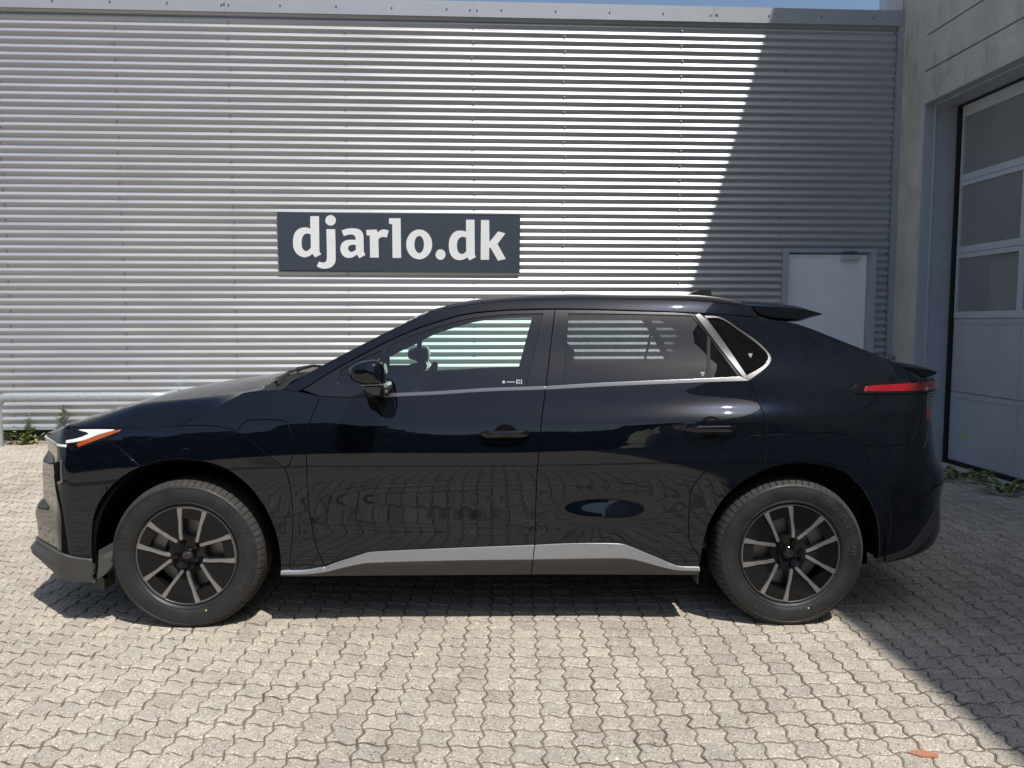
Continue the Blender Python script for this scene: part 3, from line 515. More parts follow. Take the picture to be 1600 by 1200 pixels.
tlp = panel('tail_lamp', [tail_out], M['lampblack'], off=.007, inset=.001, lip=.02)
rr_ = D['red']
red_out = [rr_[0][:2], rr_[1][:2], rr_[2][:2], rr_[3][:2], (2.2, 1.150), (2.36, 1.148), (2.49, 1.146, 1), (2.49, 1.120, 1), (2.36, 1.121), (2.2, 1.120), rr_[4][:2], rr_[5][:2], rr_[6][:2]]
panel('red_lens', [red_out], M['red'], parent=tlp, off=.010, **LP)
panel('reversing_lens', [[(2.10, 1.104, 1), (2.30, 1.104, 1), (2.30, 1.03, 1), (2.10, 1.03, 1)]], M['greylens'], parent=tlp, off=.005, **LP)
for k in range(6):
    z = 1.034+k*.0118
    panel('lens_rib', [[(2.10, z, 1), (2.30, z, 1), (2.30, z+.0045, 1), (2.10, z+.0045, 1)]], M['lampblack'], parent=tlp, off=.0065, inset=0, lip=.002, grid=.05)
panel('red_reflector', [[(2.10, 1.027, 1), (2.30, 1.027, 1), (2.30, .972, 1), (2.10, .972, 1)]], M['red'], parent=tlp, off=.005, **LP)

# nose details
panel('air_curtain', [D['slot']], M['dark'], parent=fb, off=.0015, inset=0, lip=.003, grid=.02)
panel('air_curtain_edge', [D['acedge']], M['chrome'], parent=fb, off=.003, inset=0, lip=.003, grid=.02)
panel('bumper_slit', [D['slit']], M['dark'], parent=fb, off=.0015, inset=0, lip=.003, grid=.03)
lip_top = [p[:2] for p in D['lipf'][::-1]]; lip_top = [(p[0], p[1]) for p in lip_top]+[(-2.45, .345), (-2.719, .346)]
panel('lower_lip', [[p+((1,) if i in (0, 6) else ()) for i, p in enumerate(lip_top)]+[(-2.719, .225, 1), (-2.4, .225), (-2.05, .222), (-1.90, .218), (lip_top[0][0], .214, 1)]], M['sillgrey'], parent=fb, off=.014, inset=0, lip=.03)
panel('lower_grille', [[(-2.47, .56, 1), (-2.719, .56, 1), (-2.719, .37, 1), (-2.45, .37, 1)]], M['plastic'], parent=fb, off=.002, inset=0, lip=.004, grid=.04)
for s in (-1, 1):
    boxo('air_deflector', (-1.90, -1.853, s*.80-.05, s*.80+.05, .165, .30), M['sillgrey'], CAR, bevel=.004)
    bm = bmesh.new()
    prism(bm, [(-1.858, .235), (-1.845, .375), (-1.835, .345), (-1.80, .335), (-1.785, .30), (-1.81, .27), (-1.83, .25)], lambda x, z: (x, s*.90, z), lambda x, z: (x, s*.70, z))
    bm_obj('splash_guard', bm, M['sillgrey'], CAR)
for s in (-1, 1):
    bm = bmesh.new(); prism(bm, [(.965, .25), (1.0, .25), (1.0, .198), (.994, .198)], lambda x, z: (x, s*.895, z), lambda x, z: (x, s*.72, z))
    bm_obj('mud_flap', bm, M['plastic'], CAR)
panel('lower_valance', [D['vstripe']], M['sillgrey'], off=.004, inset=0, lip=.006)
for s in (-1, 1):
    bm = bmesh.new(); tube(bm, [(-1.80, s*.9265, .675), (-1.80, s*.915, .675)], .011, 12)
    bm_obj('parking_sensor', bm, M['plastic'], CAR)

# inner shell: dark body structure just behind the panels
def arch_pts(c, r, a0, a1, n): return [(c+r*math.cos(math.radians(a0+(a1-a0)*k/n)), .352+r*math.sin(math.radians(a0+(a1-a0)*k/n))) for k in range(n+1)]
top = [(u_, z_) for u_, z_ in D['T_hood'][:-1]]+[p for p in D['T_roof']]+[p for p in D['T_rear']]
top = [(p[0], p[1]-.012) for p in top]
outer = [(-2.719, .23, 1), (-1.88, .23, 1)]+arch_pts(-1.433, .452, 196, -16, 24)+[(-.98, .23, 1), (.98, .23, 1)]+arch_pts(1.433, .452, 196, 4, 22)+[(1.90, .385, 1), (2.719, .385, 1), (2.719, 1.14, 1)]+[(p[0], p[1]) for p in top[::-1]]+[(-2.12, .925), (-2.3, .885), (-2.719, .872, 1)]
outer = np.array([p[:2] for p in outer])
def exp(l, d):
    q = smooth_loop(l, .02); q = q if area(q) > 0 else q[::-1]; return offset_loop(q, -d)
panel('inner_body', [outer, exp(D['glass1'], .0), exp(D['sail'], 0), exp(D['glass2'], .0), exp(D['qglass'], .0)], M['dark'], off=-.020, grid=.05, inset=0, rim=False)
# ---- bonnet, cowl, screen, roof, rear window ------------------------------------------
def edge3(path, n=1):
    u = np.array([p[0] for p in path]); z = np.array([p[1] for p in path]); return S(u, z)
HE = edge3([p for p in NOSE[::-1]]+[p[:2] for p in D['T_hood'][1:]])     # bonnet edge, nose to scuttle
o_ = np.argsort(HE[:, 0], kind='stable'); hx = np.maximum.accumulate(HE[:, 0]+np.arange(len(HE))*1e-5); hy = -HE[:, 1]; hz = HE[:, 2]
def hoodz(x, y):
    we = np.interp(x, hx, hy); ze = np.interp(x, hx, hz)
    zc = pchip(x, [-2.32, -2.25, -2.12, -1.9, -1.63, -1.37, -1.17, -.95], [.882, .915, .966, 1.030, 1.094, 1.133, 1.160, 1.172])
    zc = np.maximum(zc, ze); q = np.clip(np.abs(y)/np.maximum(we, .02), 0, 1)
    # flat middle, shoulders that drop to the wings
    zr = np.maximum(pchip(x, [-2.32, -2.3, -2.12, -2.0, -1.92, -1.775, -1.70, -1.46, -1.207, -.95], [.880, .884, .935, .969, .990, 1.035, 1.055, 1.081, 1.108, 1.135]), ze)
    zc = np.maximum(zc, zr); k = .83
    t = np.clip((1-q)/(1-k), 0, 1); s = np.clip((k-q)/k, 0, 1)
    # near-vertical shoulder up to a soft ridge, then a gentle crown
    return ze+(zr-ze)*(1-(1-t)**2.0)+(zc-zr)*(1-(1-s)**2)
def H3(x, y): return np.stack([x, y, hoodz(x, y)], -1)
def HN(x, y, e=.004):
    a = H3(x+e, y)-H3(x-e, y); b = H3(x, y+e)-H3(x, y-e); n = np.cross(a, b); return n/np.linalg.norm(n, axis=1, keepdims=True)
near = np.stack([hx, -hy+.001], 1); near = near[near[:, 0] < -1.12]
ev = np.linspace(0, 1, len(near))
back = np.array([(-1.10-.075*(1-(t*2-1)**2), -.80*(1-2*t)) for t in np.linspace(.02, .98, 24)])
we_ = np.interp(-1.12, hx, hy)
loop = np.concatenate([near[near[:, 1] < -.002], [[-1.115, -we_+.003]], back, [[-1.115, we_-.003]], (near*[1, -1])[::-1][(near*[1, -1])[::-1][:, 1] > .002]])
panel('bonnet', [loop], M['paint'], fm=H3, fn=HN, sides=1, grid=.02, inset=.002, lip=.012)
# scuttle panel under the screen
def grid_surf(name, rows, mat, parent=CAR, flip=False):
    m = len(rows[0]); V = [p for r in rows for p in r]; F = []
    for i in range(len(rows)-1):
        for j in range(m-1):
            f = (i*m+j, i*m+j+1, (i+1)*m+j+1, (i+1)*m+j); F.append(f[::-1] if flip else f)
    return mesh(name, V, F, mat, parent, smooth=True)
Q = np.linspace(-1, 1, 25)
def across(E, dx, dz, p=2): return [(E[0]+dx*(1-abs(q)**p), -q*E[1], E[2]+dz*(1-abs(q)**p)) for q in Q]
rows = []
for t in np.linspace(0, 1, 6):
    x0, x1 = -1.12, -.985; x = x0+(x1-x0)*t; wE = np.interp(x, hx, hy)-.015; zE = np.interp(x, hx, hz)-.012
    rows.append(across((x, -wE, zE), -.085, .028-.004*t))
grid_surf('scuttle', rows, M['plastic'], flip=True)
for (p0, p1) in (((-1.07, -.62, 1.150), (-1.10, .02, 1.185)), ((-1.12, -.05, 1.180), (-1.07, .55, 1.160))):
    bm = bmesh.new(); tube(bm, [p0, ((p0[0]+p1[0])/2-.01, (p0[1]+p1[1])/2, (p0[2]+p1[2])/2+.012), p1], [.012, .009, .006], 8)
    tube(bm, [(p0[0]+.012, p0[1], p0[2]-.012), (p0[0], p0[1], p0[2]+.006)], .014, 10)
    bm_obj('wiper', bm, M['plastic'], CAR, smooth=True)
TR3 = edge3(smooth_loop(D['T_roof'], .06, closed=False)); TB3 = edge3(smooth_loop(D['T_rear'], .05, closed=False))
def along(T3, x): return np.array([x, np.interp(x, T3[:, 0], T3[:, 1]), np.interp(x, T3[:, 0], T3[:, 2])])
scr = []
for t in np.linspace(0, 1, 14):
    x = -.975+(.75)*t; E = along(TR3, x); E[2] -= .002
    scr.append(across(E, -.06-.03*t, -.032+.042*t**2))
def strip(rows, c0, c1): return [r[c0:c1] for r in rows]
grid_surf('windscreen', strip(scr, 1, 24), M['screen'], flip=True)
for sl_ in ((0, 2), (23, 25)): grid_surf('screen_pillar', strip(scr, *sl_), M['paint'], flip=True)
roof = []
for x in np.linspace(-.225, 1.30, 22):
    E = along(TR3, x); t = (x+.225)/1.525
    roof.append(across(E, -.09*(1-t)**6, .010+.033*(1-(1-t)**3), 2.4))
grid_surf('roof', roof, M['paint'], flip=True)
rw_ = []
for x in np.linspace(1.36, 2.085, 14):
    E = along(TB3, x); rw_.append(across(E, .05, .020))
grid_surf('rear_window', strip(rw_, 2, 23), M['glass_r'], flip=True)
for sl_ in ((0, 3), (22, 25)): grid_surf('rear_pillar', strip(rw_, *sl_), M['paint'], flip=True)
# roof rails
rail_t = [(-.301, 1.504), (-.175, 1.539), (-.089, 1.557), (.046, 1.573), (.19, 1.583), (.302, 1.587), (.43, 1.589), (.655, 1.587), (.983, 1.584), (1.144, 1.571), (1.257, 1.550)]
rt = smooth_loop(rail_t, .05, closed=False)
for s in (-1, 1):
    bm = bmesh.new(); rings = []
    for x, z in rt:
        base = along(TR3, x)[2]-.004; y = s*(abs(along(TR3, x)[1])-.028)
        h = max(z-base, .004)
        rings.append([bm.verts.new(v) for v in ((x, y-s*-.016, base), (x, y+s*.015, base+h*.6), (x, y+s*.008, z), (x, y-s*.010, z), (x, y-s*.017, base+h*.5), (x, y-s*.016, base))])
    for a, b in zip(rings, rings[1:]):
        for k in range(6): bm.faces.new((a[k], a[(k+1) % 6], b[(k+1) % 6], b[k]))
    bm.faces.new(rings[0]); bm.faces.new(rings[-1][::-1])
    bm_obj('roof_rail', bm, M['gloss'], CAR, smooth=True, angle=50)
# spoilers
def wing(name, prof, half, sweep, droop, mat, n=26, taper=.0):
    sl2 = smooth_loop(prof, .02); rings = []; bm = bmesh.new(); cx = sl2[:, 0].min()
    for q in np.linspace(-1, 1, n):
        a = abs(q); e = 1-max(0, (a-.93)/.07)**2*.35
        zc = sl2[:, 1].mean()
        rings.append([bm.verts.new((cx+(x-cx)*(1+sweep*(1-q*q)), q*half, zc+(z-zc)*e+droop*(1-q*q))) for x, z in sl2])
    k = len(sl2)
    for A, B in zip(rings, rings[1:]):
        for i in range(k): bm.faces.new((A[i], A[(i+1) % k], B[(i+1) % k], B[i]))
    bm.faces.new(rings[0]); bm.faces.new(rings[-1])
    return bm_obj(name, bm, mat, CAR, smooth=True, angle=40)
wing('roof_spoiler', [(1.287, 1.546, 1), (1.338, 1.547), (1.413, 1.541), (1.463, 1.537), (1.578, 1.521), (1.644, 1.500), (1.679, 1.483, 1), (1.664, 1.4745, 1), (1.550, 1.447), (1.375, 1.474), (1.318, 1.535)], .60, .10, .030, M['paint'])
wing('tail_spoiler', [(2.01, 1.250, 1), (2.10, 1.238), (2.159, 1.227), (2.226, 1.213), (2.272, 1.196, 1), (2.268, 1.180, 1), (2.232, 1.158, 1), (2.02, 1.165, 1)], .60, .25, .02, M['paint'])
bm = bmesh.new()
fin = smooth_loop([(1.09, 1.585, 1), (1.131, 1.606), (1.175, 1.627), (1.212, 1.637), (1.268, 1.639, 1), (1.276, 1.585, 1)], .02)
A = [bm.verts.new((x, -.010-.006*max(0, (1.64-z))/.06, z)) for x, z in fin]; B = [bm.verts.new((x, .010+.006*max(0, (1.64-z))/.06, z)) for x, z in fin]
bm.faces.new(A); bm.faces.new(B[::-1])
for i in range(len(A)): bm.faces.new((A[i], B[i], B[(i+1) % len(A)], A[(i+1) % len(A)]))
bm_obj('roof_antenna', bm, M['gloss'], CAR, smooth=True, angle=40)

# ---- mirrors and handles -----------------------------------------------------------------
mir = smooth_loop([(-.618, 1.234), (-.599, 1.259), (-.549, 1.277), (-.499, 1.282), (-.471, 1.266), (-.462, 1.231), (-.462, 1.185), (-.470, 1.172, 1), (-.548, 1.169, 1), (-.602, 1.188), (-.616, 1.210)], .012)
mlow = smooth_loop([(-.470, 1.171, 1), (-.462, 1.15), (-.475, 1.119), (-.523, 1.122), (-.562, 1.150), (-.552, 1.168, 1)], .012)
def shell(bm, L, y0, y1, c, s, prof):
    rings = []
    for t, k in prof:
        rings.append([bm.verts.new((c[0]+(p[0]-c[0])*k+.02*t*0, s*(y0+(y1-y0)*t), c[1]+(p[1]-c[1])*k)) for p in L])
    n = len(L)
    for A, B in zip(rings, rings[1:]):
        for i in range(n): bm.faces.new((A[i], A[(i+1) % n], B[(i+1) % n], B[i]))
    bm.faces.new(rings[0][::-1]); bm.faces.new(rings[-1])
for s, dr in ((1, d1[0]), (-1, d1[1])):
    mo = empty('door_mirror', parent=dr)
    bm = bmesh.new(); shell(bm, mir, -1.115, -.925, (-.535, 1.222), s, [(0, .55), (.05, .78), (.14, .93), (.28, 1.0), (.7, 1.0), (.92, .9), (1, .78)])
    bm_obj('mirror_housing', bm, M['paint'], mo, smooth=True, angle=60) if False else bm_obj('door_mirror', bm, M['paint'], dr, smooth=True, angle=60)
    bm = bmesh.new(); shell(bm, mlow, -1.085, -.83, (-.515, 1.148), s, [(0, .7), (.06, .92), (.15, 1), (.55, 1.0), (1, 1.0)])
    tube(bm, [(-.56, s*-.84, 1.125), (-.53, s*-.95, 1.135)], [.04, .028], 12)
    bm_obj('mirror_base', bm, M['gloss'], dr, smooth=True, angle=50)
    bm = bmesh.new(); tube(bm, [(-.560, s*-1.09, 1.1705), (-.465, s*-1.09, 1.1735)], .0035, 8); bm_obj('mirror_trim', bm, M['chrome'], dr)
    bpy.data.objects.remove(mo)
def handle(par, s, x0, x1, zc, tilt, cup):
    # cup recess
    n = 24; cx, cz, rx, rz_ = cup
    L = np.array([(cx+rx*math.cos(2*math.pi*i/n), cz+rz_*math.sin(2*math.pi*i/n)) for i in range(n)])
    P2, T = fill([L], .02); P3 = S(P2[:, 0], P2[:, 1]); N3 = SN(P2[:, 0], P2[:, 1])
    r = np.clip(1-np.sqrt(((P2[:, 0]-cx)/rx)**2+((P2[:, 1]-cz)/rz_)**2), 0, 1)
    k = np.array([1, s, 1])
    mesh('handle_cup', (P3+N3*.0012)*k, T if s == 1 else T[:, ::-1], M['dark'], par, smooth=True)
    bm = bmesh.new(); pts = []; N = 18
    rings = []
    for i in range(N+1):
        t = i/N; x = x0+(x1-x0)*t; z = zc+tilt*(t-.5)
        h = .0165*min(1, (.25+min(t, 1-t)*7)); d = .020*min(1, .25+min(t, 1-t)*5)
        y = -S(x, z)[0, 1]
        cy = y+.006+.020*min(1, min(t, 1-t)*6)
        rings.append([bm.verts.new((x, -s*(cy+d*.55*math.cos(a)), z+h*(math.sin(a)+.25*math.cos(a)))) for a in [2*math.pi*k_/12 for k_ in range(12)]])
    for A, B in zip(rings, rings[1:]):
        for k_ in range(12): bm.faces.new((A[k_], A[(k_+1) % 12], B[(k_+1) % 12], B[k_]))
    bm.faces.new(rings[0]); bm.faces.new(rings[-1][::-1])
    bm_obj('door_handle', bm, M['paint'], par, smooth=True, angle=60)
for i, s in ((0, 1), (1, -1)):
    handle(d1[i], s, -.045, .196, .931, .004, (.076, .928, .056, .045))
    handle(d2[i], s, .912, 1.166, .955, .004, (1.035, .958, .058, .052))

# ---- underside, liners, cabin -------------------------------------------------------------
bm = bmesh.new()
box(bm, -2.1, 1.95, -.60, .60, .20, .40); box(bm, -.96, .96, -.74, .74, .20, .36); box(bm, -.96, .96, -.87, .87, .262, .36)
bm_obj('underbody', bm, M['dark'], CAR)
for cx, ga, gb in ((-1.433, 194, -13), (1.433, 193, -6)):
    for s in (-1, 1):
        bm = bmesh.new(); n = 28; rings = []
        for y, r in ((.905, .458), (.60, .445), (.595, .02)):
            rings.append([bm.verts.new((cx+r*math.cos(math.radians(ga+(gb-ga)*k/n)), s*y, .352+r*math.sin(math.radians(ga+(gb-ga)*k/n)))) for k in range(n+1)])
        for A, B in zip(rings, rings[1:]):
            for k in range(n): bm.faces.new((A[k], A[k+1], B[k+1], B[k]))
        bm_obj('wheel_liner', bm, M['liner'], CAR, smooth=True, angle=50)
def sweep_box(bm, prof, y0, y1):
    prism(bm, prof, lambda x, z: (x, y0, z), lambda x, z: (x, y1, z))
bm = bmesh.new()
sweep_box(bm, [(-1.05, 1.08), (-.55, 1.10), (-.42, 1.05), (-.40, .70), (-1.05, .70)], -.74, .74)
bm_obj('dashboard', bm, M['interior'], CAR, bevel=.02)
bm = bmesh.new(); n = 28
tube(bm, [(-.36+.06*math.sin(2*math.pi*k/n), -.37+.17*math.cos(2*math.pi*k/n), 1.06+.165*math.sin(2*math.pi*k/n)) for k in range(n)], .015, 8, closed=True)
tube(bm, [(-.55, -.37, 1.0), (-.37, -.37, 1.06)], .04, 10); tube(bm, [(-.36, -.52, 1.06), (-.36, -.22, 1.06)], .022, 8)
bm_obj('steering_wheel', bm, M['interior'], CAR, smooth=True)
bm = bmesh.new(); box(bm, -.95, 1.45, -.78, .78, .34, .42); box(bm, 1.25, 2.05, -.72, .72, .42, .98)
bm_obj('cabin_floor', bm, M['interior'], CAR)
for y in (-.37, .37):
    bm = bmesh.new()
    sweep_box(bm, [(-.36, .45), (-.36, .68), (.14, .62), (.22, .45)], y-.25, y+.25)
    sweep_box(bm, [(.12, .55), (.28, .55), (.42, 1.13), (.36, 1.16), (.28, 1.14)], y-.24, y+.24)
    sweep_box(bm, [(.32, 1.17), (.42, 1.15), (.435, 1.30), (.40, 1.34), (.36, 1.32)], y-.13, y+.13)
    bm_obj('front_seat', bm, M['interior'], CAR, bevel=.03, smooth=True, angle=50)
bm = bmesh.new()
sweep_box(bm, [(.70, .42), (.70, .66), (1.18, .62), (1.25, .42)], -.66, .66)
sweep_box(bm, [(1.15, .55), (1.30, .55), (1.50, 1.10), (1.44, 1.13), (1.36, 1.10)], -.66, .66)
for y in (-.40, .0, .40): sweep_box(bm, [(1.42, 1.12), (1.50, 1.12), (1.53, 1.24), (1.46, 1.25)], y-.12, y+.12)
bm_obj('rear_seat', bm, M['interior'], CAR, bevel=.03, smooth=True, angle=50)
hd = []
for x in np.linspace(-.22, 1.33, 12):
    E = along(TR3, x); E[1] *= .97; E[2] -= .035; hd.append(across(E, 0, .025))
grid_surf('headliner', hd, M['head'])
bm = bmesh.new(); box(bm, -.36, -.33, -.12, .12, 1.38, 1.44); box(bm, -.345, -.335, -.012, .012, 1.44, 1.475); bm_obj('rear_view_mirror', bm, M['interior'], CAR, bevel=.008)

# ---- wheels ---------------------------------------------------------------------------------
RT_ = .3615
prof = [(.236, -.088), (.243, -.098), (.250, -.106), (.2535, -.1095), (.2575, -.1098), (.2595, -.1085), (.264, -.1115), (.278, -.1155), (.298, -.1175), (.315, -.1165), (.325, -.1135), (.3265, -.1148), (.3305, -.1138), (.3320, -.1118), (.3375, -.1085), (.3405, -.1055), (.349, -.097), (.3555, -.084), (.3595, -.062), (.3610, -.03), (.3615, 0)]
prof = prof+[(r, -y) for r, y in prof[-2::-1]]
def tyre_mesh():
    PH = (0, .28, .56, .86, .875, .985); seg = 6*70; V = []; F = []; mats = []; m = len(prof)
    for k in range(seg):
        ph = k % 6; a = 2*math.pi*(k//6+PH[ph])/70
        for i, (r, y) in enumerate(prof):
            g = (.3375 < r) and ph >= 4 and abs(y) > .05
            rr = r-(.007 if g else 0)
            if abs(abs(y)-.03) < .001: rr -= .005
            V.append((rr*math.cos(a), y, rr*math.sin(a)))
    for k in range(seg):
        for i in range(m-1):
            a = k*m+i; b = ((k+1) % seg)*m+i
            F.append((a, a+1, b+1, b)); mats.append(1 if min(prof[i][0], prof[i+1][0]) > .337 else 0)
    me = bpy.data.meshes.new('tyre'); me.from_pydata(V, [], F); me.materials.append(M['rubber']); me.materials.append(M['tread'])
    for p, q in zip(me.polygons, mats): p.material_index = q
    me.shade_smooth(); me.set_sharp_from_angle(angle=math.radians(28)); return me
TYRE = tyre_mesh()
def txt_mesh(ch, size, depth):
    c = bpy.data.curves.new('letter', 'FONT'); c.body = ch; c.size = size; c.extrude = depth; c.resolution_u = 3; c.align_x = 'CENTER'
    o = bpy.data.objects.new('letter', c); COL.objects.link(o); dg = bpy.context.evaluated_depsgraph_get()
    me = bpy.data.meshes.new_from_object(o.evaluated_get(dg)); bpy.data.objects.remove(o); return me
GLY = {c: txt_mesh(c, .042, .0018) for c in set('BRIDGESTONE')}
def ring_text(bm, text, a0, a1, r0):
    """raised letters on the sidewall, clockwise from a0 to a1 (degrees, seen from outside with x to the right)"""
    for i, c in enumerate(text):
        a = math.radians(a0+(a1-a0)*i/(len(text)-1)); me = GLY[c]
        rot = a-math.pi/2; cs, sn = math.cos(rot), math.sin(rot); vv = []
        for v in me.vertices:
            x, y = v.co.x*1.0, v.co.y*.72+r0
            r = math.hypot(x, y); yy = np.interp(r, [p[0] for p in prof[:17]], [p[1] for p in prof[:17]])
            vv.append(bm.verts.new((x*cs-y*sn, yy-.0006-v.co.z*.9, x*sn+y*cs)))
        for p in me.polygons:
            try: bm.faces.new([vv[k] for k in p.vertices])
            except ValueError: pass
def lathe(bm, pr, n=96, a0=0):
    rings = [[bm.verts.new((r*math.cos(2*math.pi*k/n), y, r*math.sin(2*math.pi*k/n))) for k in range(n)] for r, y in pr]
    for A, B in zip(rings, rings[1:]):
        for k in range(n): bm.faces.new((A[k], A[(k+1) % n], B[(k+1) % n], B[k]))
def dish(r): return float(np.interp(r, [0, .045, .075, .12, .2, .235], [-.074, -.074, -.088, -.098, -.101, -.100]))
def face_mesh():
    n = 120; R_ = .2335
    loops = [np.array([(R_*math.cos(2*math.pi*k/n), R_*math.sin(2*math.pi*k/n)) for k in range(n)])]
    for j in range(5):
        c = math.radians(72*j+90); cs, sn = math.cos(c), math.sin(c)
        w_ = smooth_loop([(.088, -.020), (.100, -.032, 1), (.168, -.043, 1), (.176, -.036), (.176, .036), (.168, .043, 1), (.100, .032, 1), (.088, .020)], .012)
        loops.append(np.array([(a*cs-b*sn, a*sn+b*cs) for a, b in w_])[::-1])
    P, T = fill(loops, .012)
    V = [(x, dish(math.hypot(x, z)), z) for x, z in P]; F = [tuple(t) for t in T]
    for L in loops:
        k = len(V); n_ = len(L)
        V += [(x, dish(math.hypot(x, z)), z) for x, z in L]; V += [(x*.985 if L is not loops[0] else x, dish(math.hypot(x, z))+.034, z*.985 if L is not loops[0] else z) for x, z in L]
        F += [(k+i, k+n_+i, k+n_+(i+1) % n_, k+(i+1) % n_) for i in range(n_)]
    me = bpy.data.meshes.new('rim'); me.from_pydata(V, [], F)
    bm = bmesh.new(); bm.from_mesh(me)
    lathe(bm, [(.2335, -.098), (.232, -.07), (.222, -.03), (.215, .06), (.236, .10)])
    bmesh.ops.remove_doubles(bm, verts=bm.verts, dist=1e-5)
    bmesh.ops.recalc_face_normals(bm, faces=bm.faces); bm.to_mesh(me); bm.free()
    me.materials.append(M['rimblack']); me.shade_smooth(); me.set_sharp_from_angle(angle=math.radians(40)); return me
RIM = face_mesh()
def stripe_mesh(sgn):
    # one machined facet, in the frame of its spoke pair (local x outwards)
    st = [(.067, .0395, .0395), (.073, .0300, .0445), (.086, .0320, .0465), (.100, .0345, .0485), (.120, .0370, .0515), (.150, .0415, .0540), (.180, .0445, .0610), (.205, .0465, .0675), (.2215, .0478, .0705), (.2258, .0480, .0600)]
    bm = bmesh.new(); R4 = []
    for a_, b0_, b1_ in st:
        q = []
        for b, k, dy in ((b0_, -.0022, .003), (b0_, 0, -.0058), (b1_, 0, -.0058), (b1_, .0022, .003)):
            b += k; r = min(math.hypot(a_, b), .2325); f = r/math.hypot(a_, b); q.append(bm.verts.new((a_*f, dish(r)+dy, b*f*sgn)))
        R4.append(q)
    for A, B in zip(R4, R4[1:]):
        for i in range(3): bm.faces.new((A[i], A[i+1], B[i+1], B[i]))
    bm.faces.new(R4[0]); bm.faces.new(R4[-1])
    bmesh.ops.recalc_face_normals(bm, faces=bm.faces)
    me = bpy.data.meshes.new('spoke_facet'); bm.to_mesh(me); bm.free(); me.materials.append(M['rimsilver']); return me
STR = [stripe_mesh(1), stripe_mesh(-1)]
def arc_mesh():
    bm = bmesh.new(); R4 = []
    for a in np.radians(np.linspace(-13.2, 13.2, 14)):
        R4.append([bm.verts.new((r*math.cos(a), y, r*math.sin(a))) for r, y in ((.2280, -.0985), (.2287, -.1040), (.2318, -.1040), (.2325, -.0985))])
    for A, B in zip(R4, R4[1:]):
        for i in range(3): bm.faces.new((A[i], A[i+1], B[i+1], B[i]))
    bm.faces.new(R4[0]); bm.faces.new(R4[-1]); bmesh.ops.recalc_face_normals(bm, faces=bm.faces)
    me = bpy.data.meshes.new('spoke_rim_arc'); bm.to_mesh(me); bm.free(); me.materials.append(M['rimsilver']); return me
ARC = arc_mesh()
def small(fn, mat, nm, sm=True):
    bm = bmesh.new(); fn(bm); bmesh.ops.recalc_face_normals(bm, faces=bm.faces); me = bpy.data.meshes.new(nm); bm.to_mesh(me); bm.free()
    me.materials.append(mat)
    if sm: me.shade_smooth(); me.set_sharp_from_angle(angle=math.radians(35))
    return me
M['lipmetal'] = plain('rim_edge_metal', (.16, .16, .165), .35, .8, noise=.05, scale=60)
NUT = small(lambda bm: lathe(bm, [(.0115, -.078), (.0115, -.095), (.009, -.099), (.0001, -.0995)], 12), M['rimblack'], 'lug_nut')
LIPM = small(lambda bm: lathe(bm, [(.2315, -.0985), (.2345, -.1030), (.2375, -.1035), (.2395, -.0995), (.239, -.088)], 120), M['lipmetal'], 'rim_lip')
CAP = small(lambda bm: lathe(bm, [(.032, -.074), (.031, -.084), (.027, -.0875), (.0001, -.0885)], 40), M['rimblack'], 'hub_cap')
def _emb(bm):
    def el_(cx, cz, rx, rz_, r):
        tube(bm, [(cx+rx*math.cos(2*math.pi*k/32), -.0888, cz+rz_*math.sin(2*math.pi*k/32)) for k in range(32)], r, 6, closed=True)
    el_(0, 0, .0205, .0140, .0017); el_(0, 0, .0068, .0138, .0014); el_(0, .0062, .0135, .0062, .0014)
EMB = small(_emb, M['chrome'], 'emblem')
DISC = small(lambda bm: lathe(bm, [(.06, -.035), (.165, -.035), (.165, -.012), (.06, -.012)], 64), M['steel'], 'brake_disc')
def _cal(bm):
    n = 10
    for y0, y1 in ((-.062, .03),):
        A = []; 
        pts = [(.118*math.cos(a), .118*math.sin(a)) for a in np.linspace(-.45, .45, n)]+[(.185*math.cos(a), .185*math.sin(a)) for a in np.linspace(.40, -.40, n)]
        prism(bm, pts, lambda x, z: (x, y0, z), lambda x, z: (x, y1, z))
CAL = small(_cal, M['steel'], 'brake_caliper', False)
def wheel(cx, s, phase, tph, text, calang):
    wz = .3475
    wt = empty('wheel', (cx, s*-.803, wz), parent=CAR)
    if s == -1: wt.rotation_euler = (0, 0, math.pi); phase = 180-phase
    def add(nm, me, rot=0, extra=None):
        o = link(nm, me, None, wt); o.rotation_euler = (0, -math.radians(rot), 0); return o
    ty = TYRE.copy()
    for v in ty.vertices:
        # rotate the tread a little, then let the tyre settle on the ground
        if v.co.z < -wz+.0005: 
            v.co.z = -wz+.0005
        elif v.co.z < -.25: v.co.y *= 1+.05*min(1, (-.25-v.co.z)/.09)*(1 if abs(v.co.y) > .09 else 0)
    add('tyre', ty)
    add('rim', RIM, phase-90)
    for j in range(5):
        for m_ in STR: add('spoke_facet', m_, phase+72*j)
        add('spoke_rim_arc', ARC, phase+72*j)
        a = math.radians(phase+72*j+36); o = link('lug_nut', NUT, None, wt); o.location = (.052*math.cos(a), 0, .052*math.sin(a))
    add('rim_lip', LIPM); add('hub_cap', CAP); add('emblem', EMB, tph)
    add('brake_disc', DISC); add('brake_caliper', CAL, calang)
    if text:
        for a0, a1 in text:
            bm = bmesh.new(); ring_text(bm, 'BRIDGESTONE', a0, a1, .287); bm_obj('sidewall_lettering', bm, M['letter'], wt)
        bm = bmesh.new()
        for a, c in ((-71, 0),): tube(bm, [(.276*math.cos(math.radians(a)), -.1145, .276*math.sin(math.radians(a))), (.276*math.cos(math.radians(a)), -.1165, .276*math.sin(math.radians(a)))], .0042, 10)
        bm_obj('balance_mark', bm, M['yellow'], wt)
    return wt
M['letter'] = plain('raised_tyre_lettering', (.036, .036, .037), .6, noise=.1)
